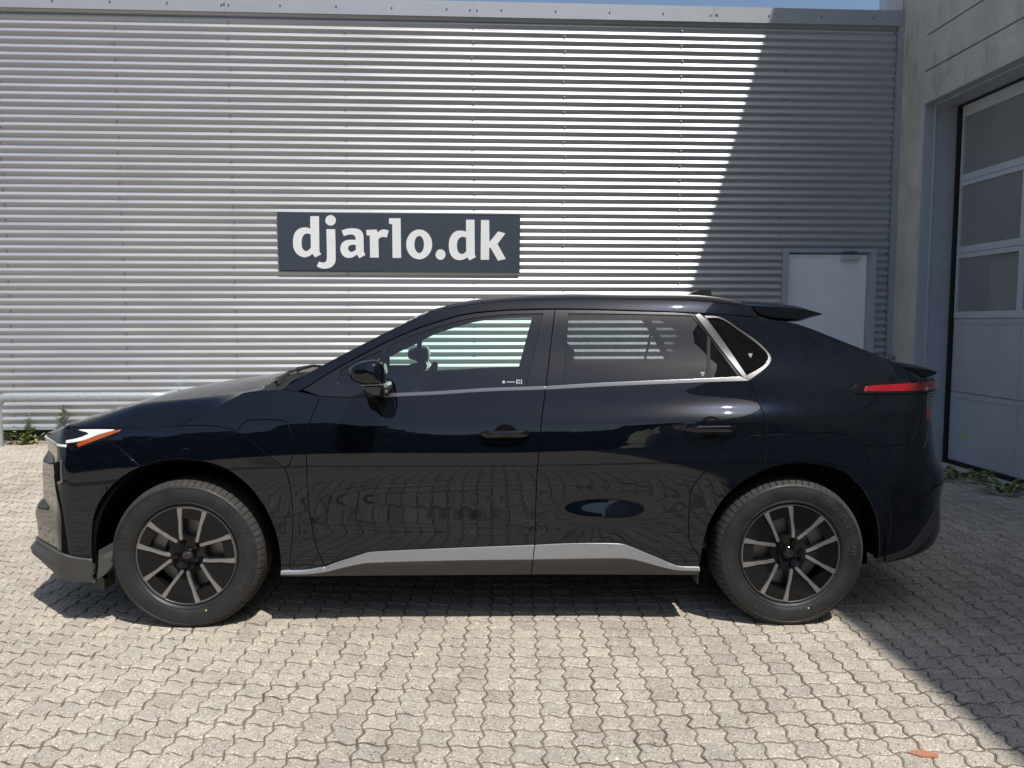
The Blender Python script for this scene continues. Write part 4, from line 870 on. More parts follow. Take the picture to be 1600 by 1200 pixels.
M['yellow'] = plain('yellow_paint_dot', (.65, .55, .12), .6, noise=.1)
wheel(-1.433, 1, 81, 12, [(24, -32), (204, 148)], 155)
wheel(1.433, 1, 106.5, -25, [(52, 0), (236, 184)], 40)
wheel(-1.433, -1, 81, 0, None, 155)
wheel(1.433, -1, 106.5, 0, None, 40)
# ---- buildings -----------------------------------------------------------------------------
def concrete():
    m, t, b = nodes('weathered_concrete')
    tc = t.nodes.new('ShaderNodeTexCoord')
    def noise(sc, st=(1, 1, 1), det=8):
        mp = t.nodes.new('ShaderNodeMapping'); mp.inputs['Scale'].default_value = st; t.links.new(tc.outputs['Object'], mp.inputs[0])
        n = t.nodes.new('ShaderNodeTexNoise'); n.inputs['Scale'].default_value = sc; n.inputs['Detail'].default_value = det; n.inputs['Roughness'].default_value = .65
        t.links.new(mp.outputs[0], n.inputs['Vector']); return n
    n1 = noise(2.2); n2 = noise(2.0, (1.6, 1.6, .35)); n3 = noise(70)
    r1 = t.nodes.new('ShaderNodeValToRGB'); e = r1.color_ramp.elements; e[0].position = .3; e[0].color = (.44, .43, .38, 1); e[1].position = .72; e[1].color = (.62, .605, .54, 1)
    t.links.new(n1.outputs[0], r1.inputs[0])
    r2 = t.nodes.new('ShaderNodeValToRGB'); e = r2.color_ramp.elements; e[0].position = .36; e[0].color = (.62, .60, .58, 1); e[1].position = .58; e[1].color = (1, 1, 1, 1)
    t.links.new(n2.outputs[0], r2.inputs[0])
    r3 = t.nodes.new('ShaderNodeMapRange'); r3.inputs[1].default_value = .3; r3.inputs[2].default_value = .7; r3.inputs[3].default_value = .86; r3.inputs[4].default_value = 1.12
    t.links.new(n3.outputs[0], r3.inputs[0])
    m1 = t.nodes.new('ShaderNodeMix'); m1.data_type = 'RGBA'; m1.blend_type = 'MULTIPLY'; m1.inputs[0].default_value = .35
    t.links.new(r1.outputs[0], m1.inputs[6]); t.links.new(r2.outputs[0], m1.inputs[7])
    m2 = t.nodes.new('ShaderNodeMix'); m2.data_type = 'RGBA'; m2.blend_type = 'MULTIPLY'; m2.inputs[0].default_value = 1
    t.links.new(m1.outputs[2], m2.inputs[6]); t.links.new(r3.outputs[0], m2.inputs[7]); t.links.new(m2.outputs[2], b.inputs['Base Color'])
    n4 = noise(1.1, (1.3, 1.3, .8)); n5 = noise(6, (1, 1, .25))
    mm = t.nodes.new('ShaderNodeMath'); mm.operation = 'MULTIPLY'; t.links.new(n4.outputs[0], mm.inputs[0]); t.links.new(n5.outputs[0], mm.inputs[1])
    r4 = t.nodes.new('ShaderNodeValToRGB'); e = r4.color_ramp.elements; e[0].position = .27; e[0].color = (1, 1, 1, 1); e[1].position = .40; e[1].color = (.50, .46, .42, 1)
    t.links.new(mm.outputs[0], r4.inputs[0])
    m3 = t.nodes.new('ShaderNodeMix'); m3.data_type = 'RGBA'; m3.blend_type = 'MULTIPLY'; m3.inputs[0].default_value = .8
    t.links.new(m2.outputs[2], m3.inputs[6]); t.links.new(r4.outputs[0], m3.inputs[7]); t.links.new(m3.outputs[2], b.inputs['Base Color'])
    b.inputs['Roughness'].default_value = .9
    bp = t.nodes.new('ShaderNodeBump'); bp.inputs['Strength'].default_value = .35; bp.inputs['Distance'].default_value = .006; t.links.new(n3.outputs[0], bp.inputs['Height']); t.links.new(bp.outputs[0], b.inputs['Normal'])
    return m
M['concrete'] = concrete()
M['sheet'] = plain('grey_coated_steel_sheet', (.455, .475, .492), .43, .6, noise=.05, scale=1.6, stretch=(.6, 1, 4), rvar=.05)
M['fascia'] = plain('grey_steel_flashing', (.35, .375, .41), .40, .2, noise=.05, scale=3)
M['frame'] = plain('grey_steel_frame', (.40, .44, .49), .45, .1, noise=.05, scale=6)
M['doorleaf'] = plain('pale_grey_door_paint', (.83, .85, .86), .45, noise=.05, scale=2.5)
M['plinth'] = plain('black_bitumen_plinth', (.018, .018, .019), .8, noise=.3, scale=12)
M['screw'] = plain('screw_head', (.14, .14, .15), .5, .6, noise=.1)
M['white'] = plain('light_grey_flashing', (.66, .69, .72), .45, .1, noise=.03, scale=4)
M['alu'] = plain('anodised_aluminium', (.55, .59, .63), .42, .2, noise=.04, scale=10)
M['panelgrey'] = plain('grey_door_panel', (.44, .46, .485), .5, .05, noise=.07, scale=3, stretch=(1, 1, .5))
M['seal'] = plain('rubber_seal', (.006, .006, .008), .8, noise=.1)
M['pane'] = plain('acrylic_window', (.22, .225, .22), .10, noise=.10, scale=1.5, coat=.8)
M['signblue'] = plain('slate_sign_face', (.036, .048, .067), .5, noise=.06, scale=2)
M['signwhite'] = plain('white_vinyl_letter', (.74, .76, .77), .45, noise=.03, scale=8)
M['galv'] = plain('galvanised_pipe', (.46, .50, .54), .45, .5, noise=.16, scale=45)
M['brass'] = plain('worn_tap_metal', (.35, .34, .33), .35, .9, noise=.1)

HALL = empty('corrugated_hall', (0, 8.15, 0), BR, label='industrial hall clad in horizontal corrugated grey steel behind the parked car', cat='building')
LAM = .0762; AMP = .0106; ZB = .371
def wave(z): return -.012-AMP*math.cos(2*math.pi*(z-ZB)/LAM)     # depth of the sheet face (towards the yard is negative)
def sheet(a0, a1, z0, z1):
    n = max(2, int(round((z1-z0)/LAM*12))); V = []; F = []
    for k in range(n+1):
        z = z0+(z1-z0)*k/n; y = wave(z); V += [(a0, y, z), (a1, y, z)]
    F = [(2*k, 2*k+1, 2*k+3, 2*k+2) for k in range(n)]
    # folded edges give each sheet its thickness
    b = len(V); V += [(v[0], v[1]+.006, v[2]) for v in V]
    F += [(2*k, 2*k+2, b+2*k+2, b+2*k) for k in range(n)]+[(2*k+3, 2*k+1, b+2*k+1, b+2*k+3) for k in range(n)]
    me = bpy.data.meshes.new('wall_sheet'); me.from_pydata(V, [], F); me.shade_smooth(); me.set_sharp_from_angle(angle=math.radians(50))
    return link('wall_sheet', me, M['sheet'], HALL)
cols = [-10.3, -7.83, -5.352, -2.874, -.394, 2.086, 4.060]
rowz = [ZB, ZB+13*LAM, ZB+26*LAM, ZB+39*LAM, 4.552]
DL, DR, DT = 2.890, 3.912, 2.243
for i, (a0, a1) in enumerate(zip(cols, cols[1:])):
    for z0, z1 in zip(rowz, rowz[1:]):
        g = .0003
        if a1 > 4 and z0 < DT:
            zt = min(z1, DT)
            sheet(a0+g, DL-.002, z0, zt); sheet(DR+.002, a1-.004, z0, zt)
            if z1 > DT: sheet(a0+g, a1-.004, DT+.002, z1)
        else: sheet(a0+g, a1-(g if a1 < 4 else .004), z0, z1)
bm = bmesh.new(); box(bm, -10.3, DL, .02, .30, .30, 4.60); box(bm, DL, DR, .02, .30, DT, 4.60); box(bm, DR, 4.10, .02, .30, .30, 4.60)
box(bm, -10.3, 4.10, .30, 8, -.3, 4.62)
bm_obj('wall_core', bm, M['plinth'], HALL)
boxo('plinth', (-10.3, 2.86, .0, .019, -.2, .345), M['plinth'], HALL)
boxo('base_flashing', (-10.3, 2.884, -.030, -.004, .345, .3695), M['fascia'], HALL, bevel=.003)
for a0, a1 in zip(cols, cols[1:]):
    bm = bmesh.new(); e = a1 if a1 < 4 else 4.112
    prism(bm, [(-.055, 4.545), (-.050, 4.700), (.10, 4.712), (.10, 4.690), (-.038, 4.680), (-.040, 4.560), (-.028, 4.545)], lambda y, z: (a0+.0015, y, z), lambda y, z: (e-.0015, y, z))
    bm_obj('roof_flashing', bm, M['fascia'], HALL)
bm = bmesh.new()
for a in np.arange(-10.1, 4.1, .555):
    tube(bm, [(a, -.0525, 4.618), (a, -.059, 4.618)], .0085, 8)
for a in cols[1:-1]:
    for d in (-.035, .035): tube(bm, [(a+d, -.0525, 4.612), (a+d, -.059, 4.612)], .0085, 8)
SCREWS = [-8.9, -7.75, -6.3, -5.13, -3.98, -2.862, -1.70, -.398, .545, 1.77, 2.86, 4.035]
for i, a in enumerate(SCREWS):
    k0 = i % 2
    for k in range(k0, 55, 2):
        z = ZB+LAM*(k+.72) if a < 4 else ZB+LAM*(k+.9)
        if z > 4.5 or (z < DT+.02 and DL-.01 < a < DR+.01): continue
        y = wave(z)-.001; aa = a+RNG.normal(0, .006)
        tube(bm, [(aa, y+.003, z), (aa, y-.005, z+.003)], .0092, 6)
o = bm_obj('screw', bm, M['screw'], HALL); o['kind'] = 'stuff'
bm = bmesh.new(); prism(bm, [(-.062, 0), (-.062, .052), (-.02, .052), (-.02, .049), (-.005, .049), (-.005, 0)], lambda y, a: (4.061+a, y, 0), lambda y, a: (4.061+a, y, 4.544))
bm_obj('corner_trim', bm, M['fascia'], HALL)
boxo('upstand', (3.925, 4.108, -.02, .12, 4.714, 6.2), M['white'], HALL, bevel=.004)
# steel door
dr_ = empty('steel_door', parent=HALL)
bm = bmesh.new(); box(bm, DL+.002, 2.953, -.045, .05, .12, 2.198); box(bm, 3.852, DR-.002, -.045, .05, .12, 2.198); box(bm, DL+.002, DR-.002, -.045, .05, 2.198, 2.238)
box(bm, 2.953, 2.965, -.012, .05, .12, 2.186); box(bm, 3.826, 3.852, -.012, .05, .12, 2.186); box(bm, 2.953, 3.852, -.012, .05, 2.186, 2.198)
bm_obj('door_frame', bm, M['frame'], dr_, bevel=.003)
boxo('door_leaf', (2.969, 3.822, -.006, .045, .14, 2.176), M['doorleaf'], dr_, bevel=.004)
bm = bmesh.new(); box(bm, 3.53, 3.73, -.055, -.007, 2.118, 2.172); bm_obj('door_closer', bm, M['alu'], dr_, bevel=.008)
bm = bmesh.new(); tube(bm, [(3.60, -.035, 2.172), (3.60, -.035, 2.195)], .012, 10); tube(bm, [(3.60, -.035, 2.192), (3.66, -.12, 2.196), (3.54, -.05, 2.205)], .007, 6); bm_obj('closer_arm', bm, M['screw'], dr_)
bm = bmesh.new()
for z in (.35, 1.83): tube(bm, [(3.824, -.016, z-.045), (3.824, -.016, z+.045)], .009, 10)
bm_obj('hinge', bm, M['frame'], dr_, smooth=True)
bm = bmesh.new(); tube(bm, [(3.04, -.004, 1.10), (3.04, -.05, 1.10), (3.15, -.05, 1.10)], .009, 8); bm_obj('handle', bm, M['alu'], dr_)
boxo('threshold', (DL, DR, -.20, .05, -.1, .118), M['concrete'], HALL)

# wall sign
SG = empty('wall_sign', (0, 8.15, 0), BR, label='dark slate sign board with white letters djarlo.dk screwed to the corrugated wall', cat='sign')
bm = bmesh.new(); c4 = [(-2.412, 2.579), (.0847, 2.552), (.0785, 1.963), (-2.4065, 1.9875)]
prism(bm, c4, lambda a, z: (a, -.0420, z), lambda a, z: (a, -.0240, z))
bm_obj('board', bm, M['signblue'], SG, bevel=.0015)
for k, ls in LETTERS.items():
    cu = bpy.data.curves.new('letter', 'CURVE'); cu.dimensions = '2D'; cu.fill_mode = 'BOTH'; cu.extrude = .0012
    for l in ls:
        q = smooth_loop(l, .012); sp = cu.splines.new('POLY'); sp.points.add(len(q)-1); sp.use_cyclic_u = True
        for i, p in enumerate(q): sp.points[i].co = (p[0], p[1], 0, 1)
    oc = bpy.data.objects.new('letter', cu); COL.objects.link(oc); dg = bpy.context.evaluated_depsgraph_get()
    me = bpy.data.meshes.new_from_object(oc.evaluated_get(dg)); bpy.data.objects.remove(oc)
    me.transform(Matrix(((1, 0, 0, 0), (0, 0, -1, -.0437), (0, 1, 0, 0), (0, 0, 0, 1))))
    link('letter', me, M['signwhite'], SG)
bm = bmesh.new()
for a, z in ((-1.82, 2.02), (-1.15, 2.01), (-.55, 2.01), (-2.36, 2.53), (.03, 2.50), (-2.35, 2.04), (.03, 2.01), (-1.15, 2.545)): tube(bm, [(a, -.042, z), (a, -.0455, z)], .006, 8)
bm_obj('screw', bm, M['screw'], SG)

# concrete building with the roller doors; local x runs into the building, local y along its wall
CA = 4.113
GB = empty('concrete_building', (CA*CB, 8.15+CA*SB, 0), BR, label='tall weathered concrete building with a grey sectional garage door on the right', cat='building')
HB = 9.67; OL, OR_, OT = -.470, -4.60, 3.640
bm = bmesh.new()
box(bm, 0, 8, OL, .02, -.3, HB)                       # pier and the part behind the hall's corner
box(bm, .03, 8, -34, OL, OT+.3, HB)
box(bm, 0, 8, -34, OR_, -.3, OT+.3)
bm_obj('wall', bm, M['concrete'], GB)
zz = [OT, 3.947, 4.297, 4.90, HB]
for k, (z0, z1) in enumerate(zip(zz, zz[1:])):
    g = .009
    bm = bmesh.new(); box(bm, 0, .029, -34, OL, z0+(g if k else 0), z1-(g if k < 3 else 0)); bm_obj('wall_band', bm, M['concrete'], GB)
bm = bmesh.new(); box(bm, .029, .40, OR_, OL, OT, OT+.299); bm_obj('lintel', bm, M['concrete'], GB)
# steel lining of the opening
bm = bmesh.new()
prism(bm, [(-.004, 0), (.115, 0), (.115, -.006), (.125, -.006), (.125, 0), (.385, 0), (.385, -.012), (.135, -.012), (.128, -.016), (.110, -.016), (.104, -.010), (.004, -.010), (-.004, -.008)], lambda x, y: (x, OL-.002+y, 0), lambda x, y: (x, OL-.002+y, OT-.003))
bm_obj('door_jamb', bm, M['frame'], GB)
bm = bmesh.new(); tube(bm, [(.12, OL-.016, .5), (.12, OL-.022, .5)], .007, 8)
for z in (1.2, 2.0, 2.75): tube(bm, [(.118, OL-.017, z), (.118, OL-.022, z)], .007, 8)
bm_obj('screw', bm, M['screw'], GB)
bm = bmesh.new(); prism(bm, [(-.003, 0), (.115, 0), (.125, -.012), (.385, -.012), (.385, -.022), (.115, -.022), (.108, -.012), (-.003, -.010)], lambda x, z: (x, OL-.014, OT-.002+z), lambda x, z: (x, OR_, OT-.002+z))
bm_obj('door_head', bm, M['frame'], GB)
bm = bmesh.new(); box(bm, .340, .384, OL-.062, OL-.0145, .0, OT-.026); bm_obj('door_seal', bm, M['seal'], GB)
bm = bmesh.new(); box(bm, .345, .40, OR_, OL-.064, .0, .045); bm_obj('door_seal', bm, M['seal'], GB)
boxo('door_seal', (.345, .384, OR_, OL-.064, OT-.045, OT-.026), M['seal'], GB)
gd = empty('garage_door', parent=GB)
secs = [(.047, .745), (.750, 1.488), (1.493, 2.135), (2.140, 2.850), (2.855, 3.594)]
b0 = OL-.066; cw = .895; ncol = 4
for k, (z0, z1) in enumerate(secs):
    if k < 2:
        bm = bmesh.new(); box(bm, .372, .40, OR_+.02, b0, z0, z1)
        bm_obj('door_section', bm, M['panelgrey'], gd, bevel=.004)
        bm = bmesh.new(); box(bm, .366, .3718, OR_+.03, b0-.001, z1-.055, z1-.006); box(bm, .366, .3718, OR_+.03, b0-.001, z0+.006, z0+.035)
        box(bm, .367, .3718, b0-.03, b0-.002, z0+.036, z1-.056)
        for c in range(1, ncol): box(bm, .368, .3718, b0-cw*c-.07, b0-cw*c, z0+.036, z1-.056)
        bm_obj('section_rail', bm, M['panelgrey'], gd, bevel=.002)
    else:
        hi = .11 if k == 4 else .045
        bm = bmesh.new(); box(bm, .362, .40, OR_+.02, b0, z1-hi, z1); box(bm, .362, .40, OR_+.02, b0, z0, z0+.065)
        box(bm, .3625, .3995, b0-.030, b0-.0005, z0+.065, z1-hi)
        for c in range(1, ncol+1): box(bm, .3625, .3995, b0-cw*c-.075, b0-cw*c, z0+.065, z1-hi)
        bm_obj('window_frame', bm, M['alu'], gd, bevel=.003)
        for c in range(ncol):
            y1 = b0-.030 if c == 0 else b0-cw*c-.075
            boxo('window_pane', (.380, .386, b0-cw*(c+1), y1, z0+.065, z1-hi), M['pane'], gd)
bm = bmesh.new(); box(bm, .358, .3715, b0-.29, b0-.24, .305, .33); bm_obj('door_latch', bm, M['yellow'], gd, bevel=.004)
bm = bmesh.new(); tube(bm, [(.15, OL-.014, .54), (.15, OL-.055, .54)], .018, 12); bm_obj('door_sensor', bm, M['yellow'], GB, smooth=True)
# tap on the pier
TP = empty('water_tap', (CA*CB+.105*SB, 8.15+CA*SB-.105*CB, 1.06), BR, label='small metal water tap on the concrete pier above the car tail', cat='tap')
bm = bmesh.new(); tube(bm, [(0, 0, 0), (-.09, 0, 0), (-.12, 0, -.02), (-.125, 0, -.06)], [.016, .015, .014, .011], 10); tube(bm, [(-.065, 0, 0), (-.065, 0, .045)], .009, 8); tube(bm, [(-.065, -.03, .05), (-.065, .03, .05)], .009, 8); tube(bm, [(.0, 0, 0), (-.012, 0, 0)], .03, 14)
bm_obj('tap_body', bm, M['brass'], TP, smooth=True)

# ---- ground ---------------------------------------------------------------------------------
def gz(x, y):
    s = lambda t: t*t*(3-2*t)
    c = lambda t: min(max(t, 0), 1)
    return .215*s(c((y-4.9)/2.75))*s(c((1.2-x)/5.2))
def paving_mat():
    m, t, b = nodes('weathered_concrete_paver')
    tc = t.nodes.new('ShaderNodeTexCoord'); geo = t.nodes.new('ShaderNodeNewGeometry'); oi = t.nodes.new('ShaderNodeObjectInfo')
    ad = t.nodes.new('ShaderNodeMath'); ad.operation = 'ADD'; t.links.new(geo.outputs['Random Per Island'], ad.inputs[0]); t.links.new(oi.outputs['Random'], ad.inputs[1])
    fr = t.nodes.new('ShaderNodeMath'); fr.operation = 'FRACT'; t.links.new(ad.outputs[0], fr.inputs[0])
    ramp = t.nodes.new('ShaderNodeValToRGB'); e = ramp.color_ramp.elements
    e[0].color = (.350, .316, .266, 1); e[1].color = (.445, .405, .338, 1); x = e.new(.5); x.color = (.418, .372, .315, 1); x = e.new(.25); x.color = (.395, .367, .315, 1); x = e.new(.12); x.color = (.38, .338, .295, 1)
    t.links.new(fr.outputs[0], ramp.inputs[0])
    def tex(kind, sc, **k):
        n = t.nodes.new(kind); n.inputs['Scale'].default_value = sc
        for a, v in k.items(): n.inputs[a].default_value = v
        t.links.new(geo.outputs['Position'], n.inputs['Vector']); return n
    def mul(a, bnode, lo, hi, f0=.3, f1=.7, out=0):
        r = t.nodes.new('ShaderNodeMapRange'); r.inputs[1].default_value = f0; r.inputs[2].default_value = f1; r.inputs[3].default_value = lo; r.inputs[4].default_value = hi
        t.links.new(bnode.outputs[out], r.inputs[0])
        x = t.nodes.new('ShaderNodeMix'); x.data_type = 'RGBA'; x.blend_type = 'MULTIPLY'; x.inputs[0].default_value = 1
        t.links.new(a, x.inputs[6]); t.links.new(r.outputs[0], x.inputs[7]); return x.outputs[2]
    big = tex('ShaderNodeTexNoise', .9, Detail=7, Roughness=.65); mid = tex('ShaderNodeTexNoise', 14, Detail=6); fine = tex('ShaderNodeTexNoise', 240, Detail=3)
    vor = tex('ShaderNodeTexVoronoi', 210); sp = t.nodes.new('ShaderNodeSeparateColor'); t.links.new(vor.outputs['Color'], sp.inputs[0])
    col = mul(ramp.outputs[0], big, .80, 1.12); col = mul(col, mid, .90, 1.08); col = mul(col, fine, .80, 1.18)
    # pale and dark aggregate showing in the worn face
    r = t.nodes.new('ShaderNodeValToRGB'); e = r.color_ramp.elements; e[0].position = 0; e[0].color = (.30, .28, .25, 1); e[1].position = 1; e[1].color = (1.75, 1.7, 1.6, 1)
    for p, c in ((.035, .35), (.06, .95), (.86, 1.0), (.93, 1.5)):
        q = e.new(p); q.color = (c, c, c, 1)
    t.links.new(sp.outputs[0], r.inputs[0])
    x = t.nodes.new('ShaderNodeMix'); x.data_type = 'RGBA'; x.blend_type = 'MULTIPLY'; x.inputs[0].default_value = 1; t.links.new(col, x.inputs[6]); t.links.new(r.outputs[0], x.inputs[7])
    t.links.new(x.outputs[2], b.inputs['Base Color']); b.inputs['Roughness'].default_value = .92; b.inputs['Specular IOR Level'].default_value = .25
    bp = t.nodes.new('ShaderNodeBump'); bp.inputs['Strength'].default_value = .5; bp.inputs['Distance'].default_value = .003
    t.links.new(fine.outputs[0], bp.inputs['Height']); t.links.new(bp.outputs[0], b.inputs['Normal'])
    return m
M['paver'] = paving_mat()
M['sand'] = plain('joint_sand', (.15, .117, .09), .95, noise=.55, scale=5, bump=.3)
M['yard'] = plain('far_yard_paving', (.34, .31, .26), .95, noise=.15, scale=6)
M['kerb'] = plain('kerb_brick', (.36, .30, .24), .9, noise=.2, scale=20)
M['leaf'] = plain('weed_leaf', (.15, .20, .05), .6, noise=.4, scale=30)
M['leafpale'] = plain('pale_weed_leaf', (.28, .30, .11), .6, noise=.3, scale=30)
M['tree'] = plain('tree_leaf', (.035, .06, .02), .6, noise=.5, scale=2)
M['redpaint'] = plain('red_brick_chip', (.42, .185, .115), .9, noise=.15, scale=60)
PX_, PY_ = .1075, .1010
def warp(x, y): return (x, y+.10*(math.sqrt((x-.1)**2+1)-1)-.0)
def cell(i, j):
    """outline of one interlocking stone, counter-clockwise, in yard coordinates before warping"""
    hx_ = []
    def N(i, j): return (i*PX_+.0016*JY[j % 97, i % 89], j*PY_+.0013*JY[(j+41) % 97, (i+17) % 89])
    def H(i, j, t):
        a, b = N(i, j), N(i+1, j); return (a[0]+(b[0]-a[0])*t, a[1]+(b[1]-a[1])*t+.0092*math.sin(2*math.pi*t)*(1+.15*JY[(j+7) % 97, i % 89]))
    def Vv(i, j, t):
        a, b = N(i, j), N(i, j+1); return (a[0]+(b[0]-a[0])*t+.0088*float(np.interp(t, [0, .15, .32, .68, .85, 1], [0, -.65, -1, 1, .65, 0]))*(1+.15*JY[j % 97, (i+31) % 89]), a[1]+(b[1]-a[1])*t)
    a = [H(i, j, t) for t in (0, .14, .28, .42, .58, .72, .86)]; b = [Vv(i+1, j, t) for t in (0, .15, .32, .68, .85)]
    c = [H(i, j+1, t) for t in (1, .86, .72, .58, .42, .28, .14)]; d = [Vv(i, j, t) for t in (1, .85, .68, .32, .15)]
    return np.array(a+b+c+d)
JY = RNG.normal(0, 1, (97, 89))
def paver_geo(i, j, rng):
    L = cell(i, j); c = L.mean(0); g = .0024+abs(rng.normal(0, .0011))
    th = rng.normal(0, .012); R2 = np.array([[math.cos(th), -math.sin(th)], [math.sin(th), math.cos(th)]])
    sh = rng.normal(0, .0008, 2)
    A = ((offset_loop(L, g)-c)*[1, .968])@R2.T+c+sh; B = ((offset_loop(L, g+.0045+abs(rng.normal(0, .0008)))-c)*[1, .972]-0)@R2.T+c+sh
    tx, ty = rng.normal(0, .007, 2); dz = rng.normal(0, .0009)
    V = []
    for q, z in ((B, 0), (A, -.0036), (A, -.013)):
        for p in q:
            x, y = warp(*p); V.append((x, y, gz(x, y)+z+dz+(p[0]-c[0])*tx+(p[1]-c[1])*ty))
    n = len(L); F = [tuple(range(n))]
    for r in (0, n):
        F += [(r+(k+1) % n, r+k, r+n+k, r+n+(k+1) % n) for k in range(n)]
    F = [F[0]]+[f[::-1] for f in F[1:]]
    return V, F
PAV = bpy.data.objects.new('paved_yard', None); COL.objects.link(PAV); tag(PAV, 'yard of beige interlocking wavy concrete pavers', None, kind='structure')
PAV.location = (0, 0, 0)
cells = []
for i in range(int(-7.6/PX_), int(5.0/PX_)):
    for j in range(int(-1.6/PY_), int(8.3/PY_)):
        x, y = warp((i+.5)*PX_, (j+.5)*PY_)
        b_ = -x*SB+(y-8.15)*CB; a_x = x*CB+(y-8.15)*SB
        if b_ > -.16 and a_x < 4.1: continue
        if a_x > CA-.02-.11*0 and True:
            if a_x > CA+.30: continue
            if a_x > CA-.03 and not (OR_ < b_ < OL-.05): continue
        # in view?
        d = y*math.cos(math.radians(4.55))+1.445*math.sin(math.radians(4.55)); up = y*math.sin(math.radians(4.55))-1.445*math.cos(math.radians(4.55))
        px = 800+1200*x/d if d > .1 else 9e9; py = 600-1200*up/d if d > .1 else 9e9
        vis = -20 < px < 1620 and py < 1215
        cells.append((i, j, x, y, vis))
# stones under the car show little: single stones are the nearest ones in the open
cand = sorted([c for c in cells if c[4]], key=lambda c: (c[2]**2*.6+c[3]**2))
single = {(c[0], c[1]) for c in cand[:300]}
VV = []; FF_ = []
for i, j, x, y, vis in cells:
    V, F = paver_geo(i, j, RNG)
    if (i, j) in single:
        c = np.mean(V[:len(V)//3], 0); o = mesh('paver', np.array(V)-c, F, M['paver'], PAV); o.location = c
    else:
        k = len(VV); VV += V; FF_ += [tuple(k+q for q in f) for f in F]
o = mesh('paver_field', VV, FF_, M['paver'], PAV); o['kind'] = 'stuff'
# sand bed between the stones and the ground out to the horizon
xs = np.linspace(-9, 5.2, 60); ys = np.linspace(-2.2, 8.6, 50)
V = [(x, y, gz(x, y)-.0058) for y in ys for x in xs]; n = len(xs)
mesh('joint_sand', V, [(r*n+c, r*n+c+1, (r+1)*n+c+1, (r+1)*n+c) for r in range(len(ys)-1) for c in range(n-1)], M['sand'], PAV)
g = mesh('ground', [(-400, -400, -.02), (400, -400, -.02), (400, 400, -.02), (-400, 400, -.02)], [(0, 1, 2, 3)], M['yard']); g['kind'] = 'structure'
# brick kerb along the hall and the concrete sill under the garage door
kb = empty('kerb', (0, 8.15, 0), BR); kb['kind'] = 'structure'
a = -7.4
while a < 2.8:
    L = .21+RNG.normal(0, .004)
    x = (a+L/2)*CB+.13*SB; y = 8.15+(a+L/2)*SB-.13*CB; z = gz(x, y)
    o = boxo('kerb_brick', (a, a+L-.010, -.165+RNG.normal(0, .002), -.105, z-.08, z+.030+RNG.normal(0, .003)), M['kerb'], kb, bevel=.004); a += L
M['soil'] = plain('dry_soil', (.16, .13, .09), .95, noise=.4, scale=25, bump=.4)
V = []; F = []
for k, a in enumerate(np.linspace(-7.4, 2.8, 40)):
    x = a*CB; y = 8.15+a*SB-.1; z = gz(x, y); V += [(a, -.105, z+.012), (a, .018, z+.02)]
    if k: F.append((2*k-2, 2*k, 2*k+1, 2*k-1))
so_ = mesh('soil_strip', V, F, M['soil'], kb)
boxo('door_sill', (CA-.01, CA+.40, OR_, OL-.015, -.1, .006), M['concrete'], empty('garage_apron', (0, 8.15, 0), BR)).parent['kind'] = 'structure'

# ---- small things -----------------------------------------------------------------------------
chip = mesh('brick_chip', [(0, 0, 0), (.05, -.028, 0), (.135, -.030, 0), (.15, -.008, 0), (.085, .020, 0), (.03, .020, 0)]+[(p[0], p[1], -.006) for p in [(0, 0), (.05, -.028), (.135, -.030), (.15, -.008), (.085, .020), (.03, .020)]],
            [(0, 1, 2, 3, 4, 5)]+[(k, 6+k, 6+(k+1) % 6, (k+1) % 6) for k in range(6)], M['redpaint'])
chip.scale = (.62, .8, 1); chip.location = (1.335, 2.475, .0062); tag(chip, 'flat chip of red brick lying on the pavers at lower right', 'brick chip')
# steel guard rail by the wall
r_ = .043
def rail_pts():
    A0, A1, zt, b = -5.135, -3.50, .712, -.30
    z0 = gz(A0*CB-b*SB, 8.15+A0*SB+b*CB)-.02; pts = [(A0, b, z0), (A0, b, .40)]
    for k in range(7):
        t = math.pi/2*k/6; pts.append((A0+.11*(1-math.cos(t)), b, zt-.11+.11*math.sin(t)))
    for k in range(7):
        t = math.pi/2*k/6; pts.append((A1-.11+.11*math.sin(t), b+.11*(1-math.cos(t)), zt))
    pts.append((A1, -.03, zt)); return pts
bm = bmesh.new(); tube(bm, rail_pts(), r_, 18)
gr = bm_obj('guard_rail', bm, M['galv'], None, smooth=True); gr.location = (0, 8.15, 0); gr.rotation_euler = (0, 0, BR)
tag(gr, 'galvanised steel pipe guard rail in front of the wall at the left edge', 'guard rail')
def leaf(bm, p, d, up, L, W_):
    d = d.normalized(); s = d.cross(up)
    if s.length < 1e-4: s = Vector((1, 0, 0))
    s.normalize(); nn = s.cross(d)
    q = [p, p+d*L*.35+s*W_*.5+nn*L*.05, p+d*L*.75+s*W_*.38+nn*L*.03, p+d*L-nn*L*.10, p+d*L*.75-s*W_*.38+nn*L*.03, p+d*L*.35-s*W_*.5+nn*L*.05]
    bm.faces.new([bm.verts.new(v) for v in q])
def hall(a, b):
    x = a*CB-b*SB; y = 8.15+a*SB+b*CB; return (x, y, gz(x, y))
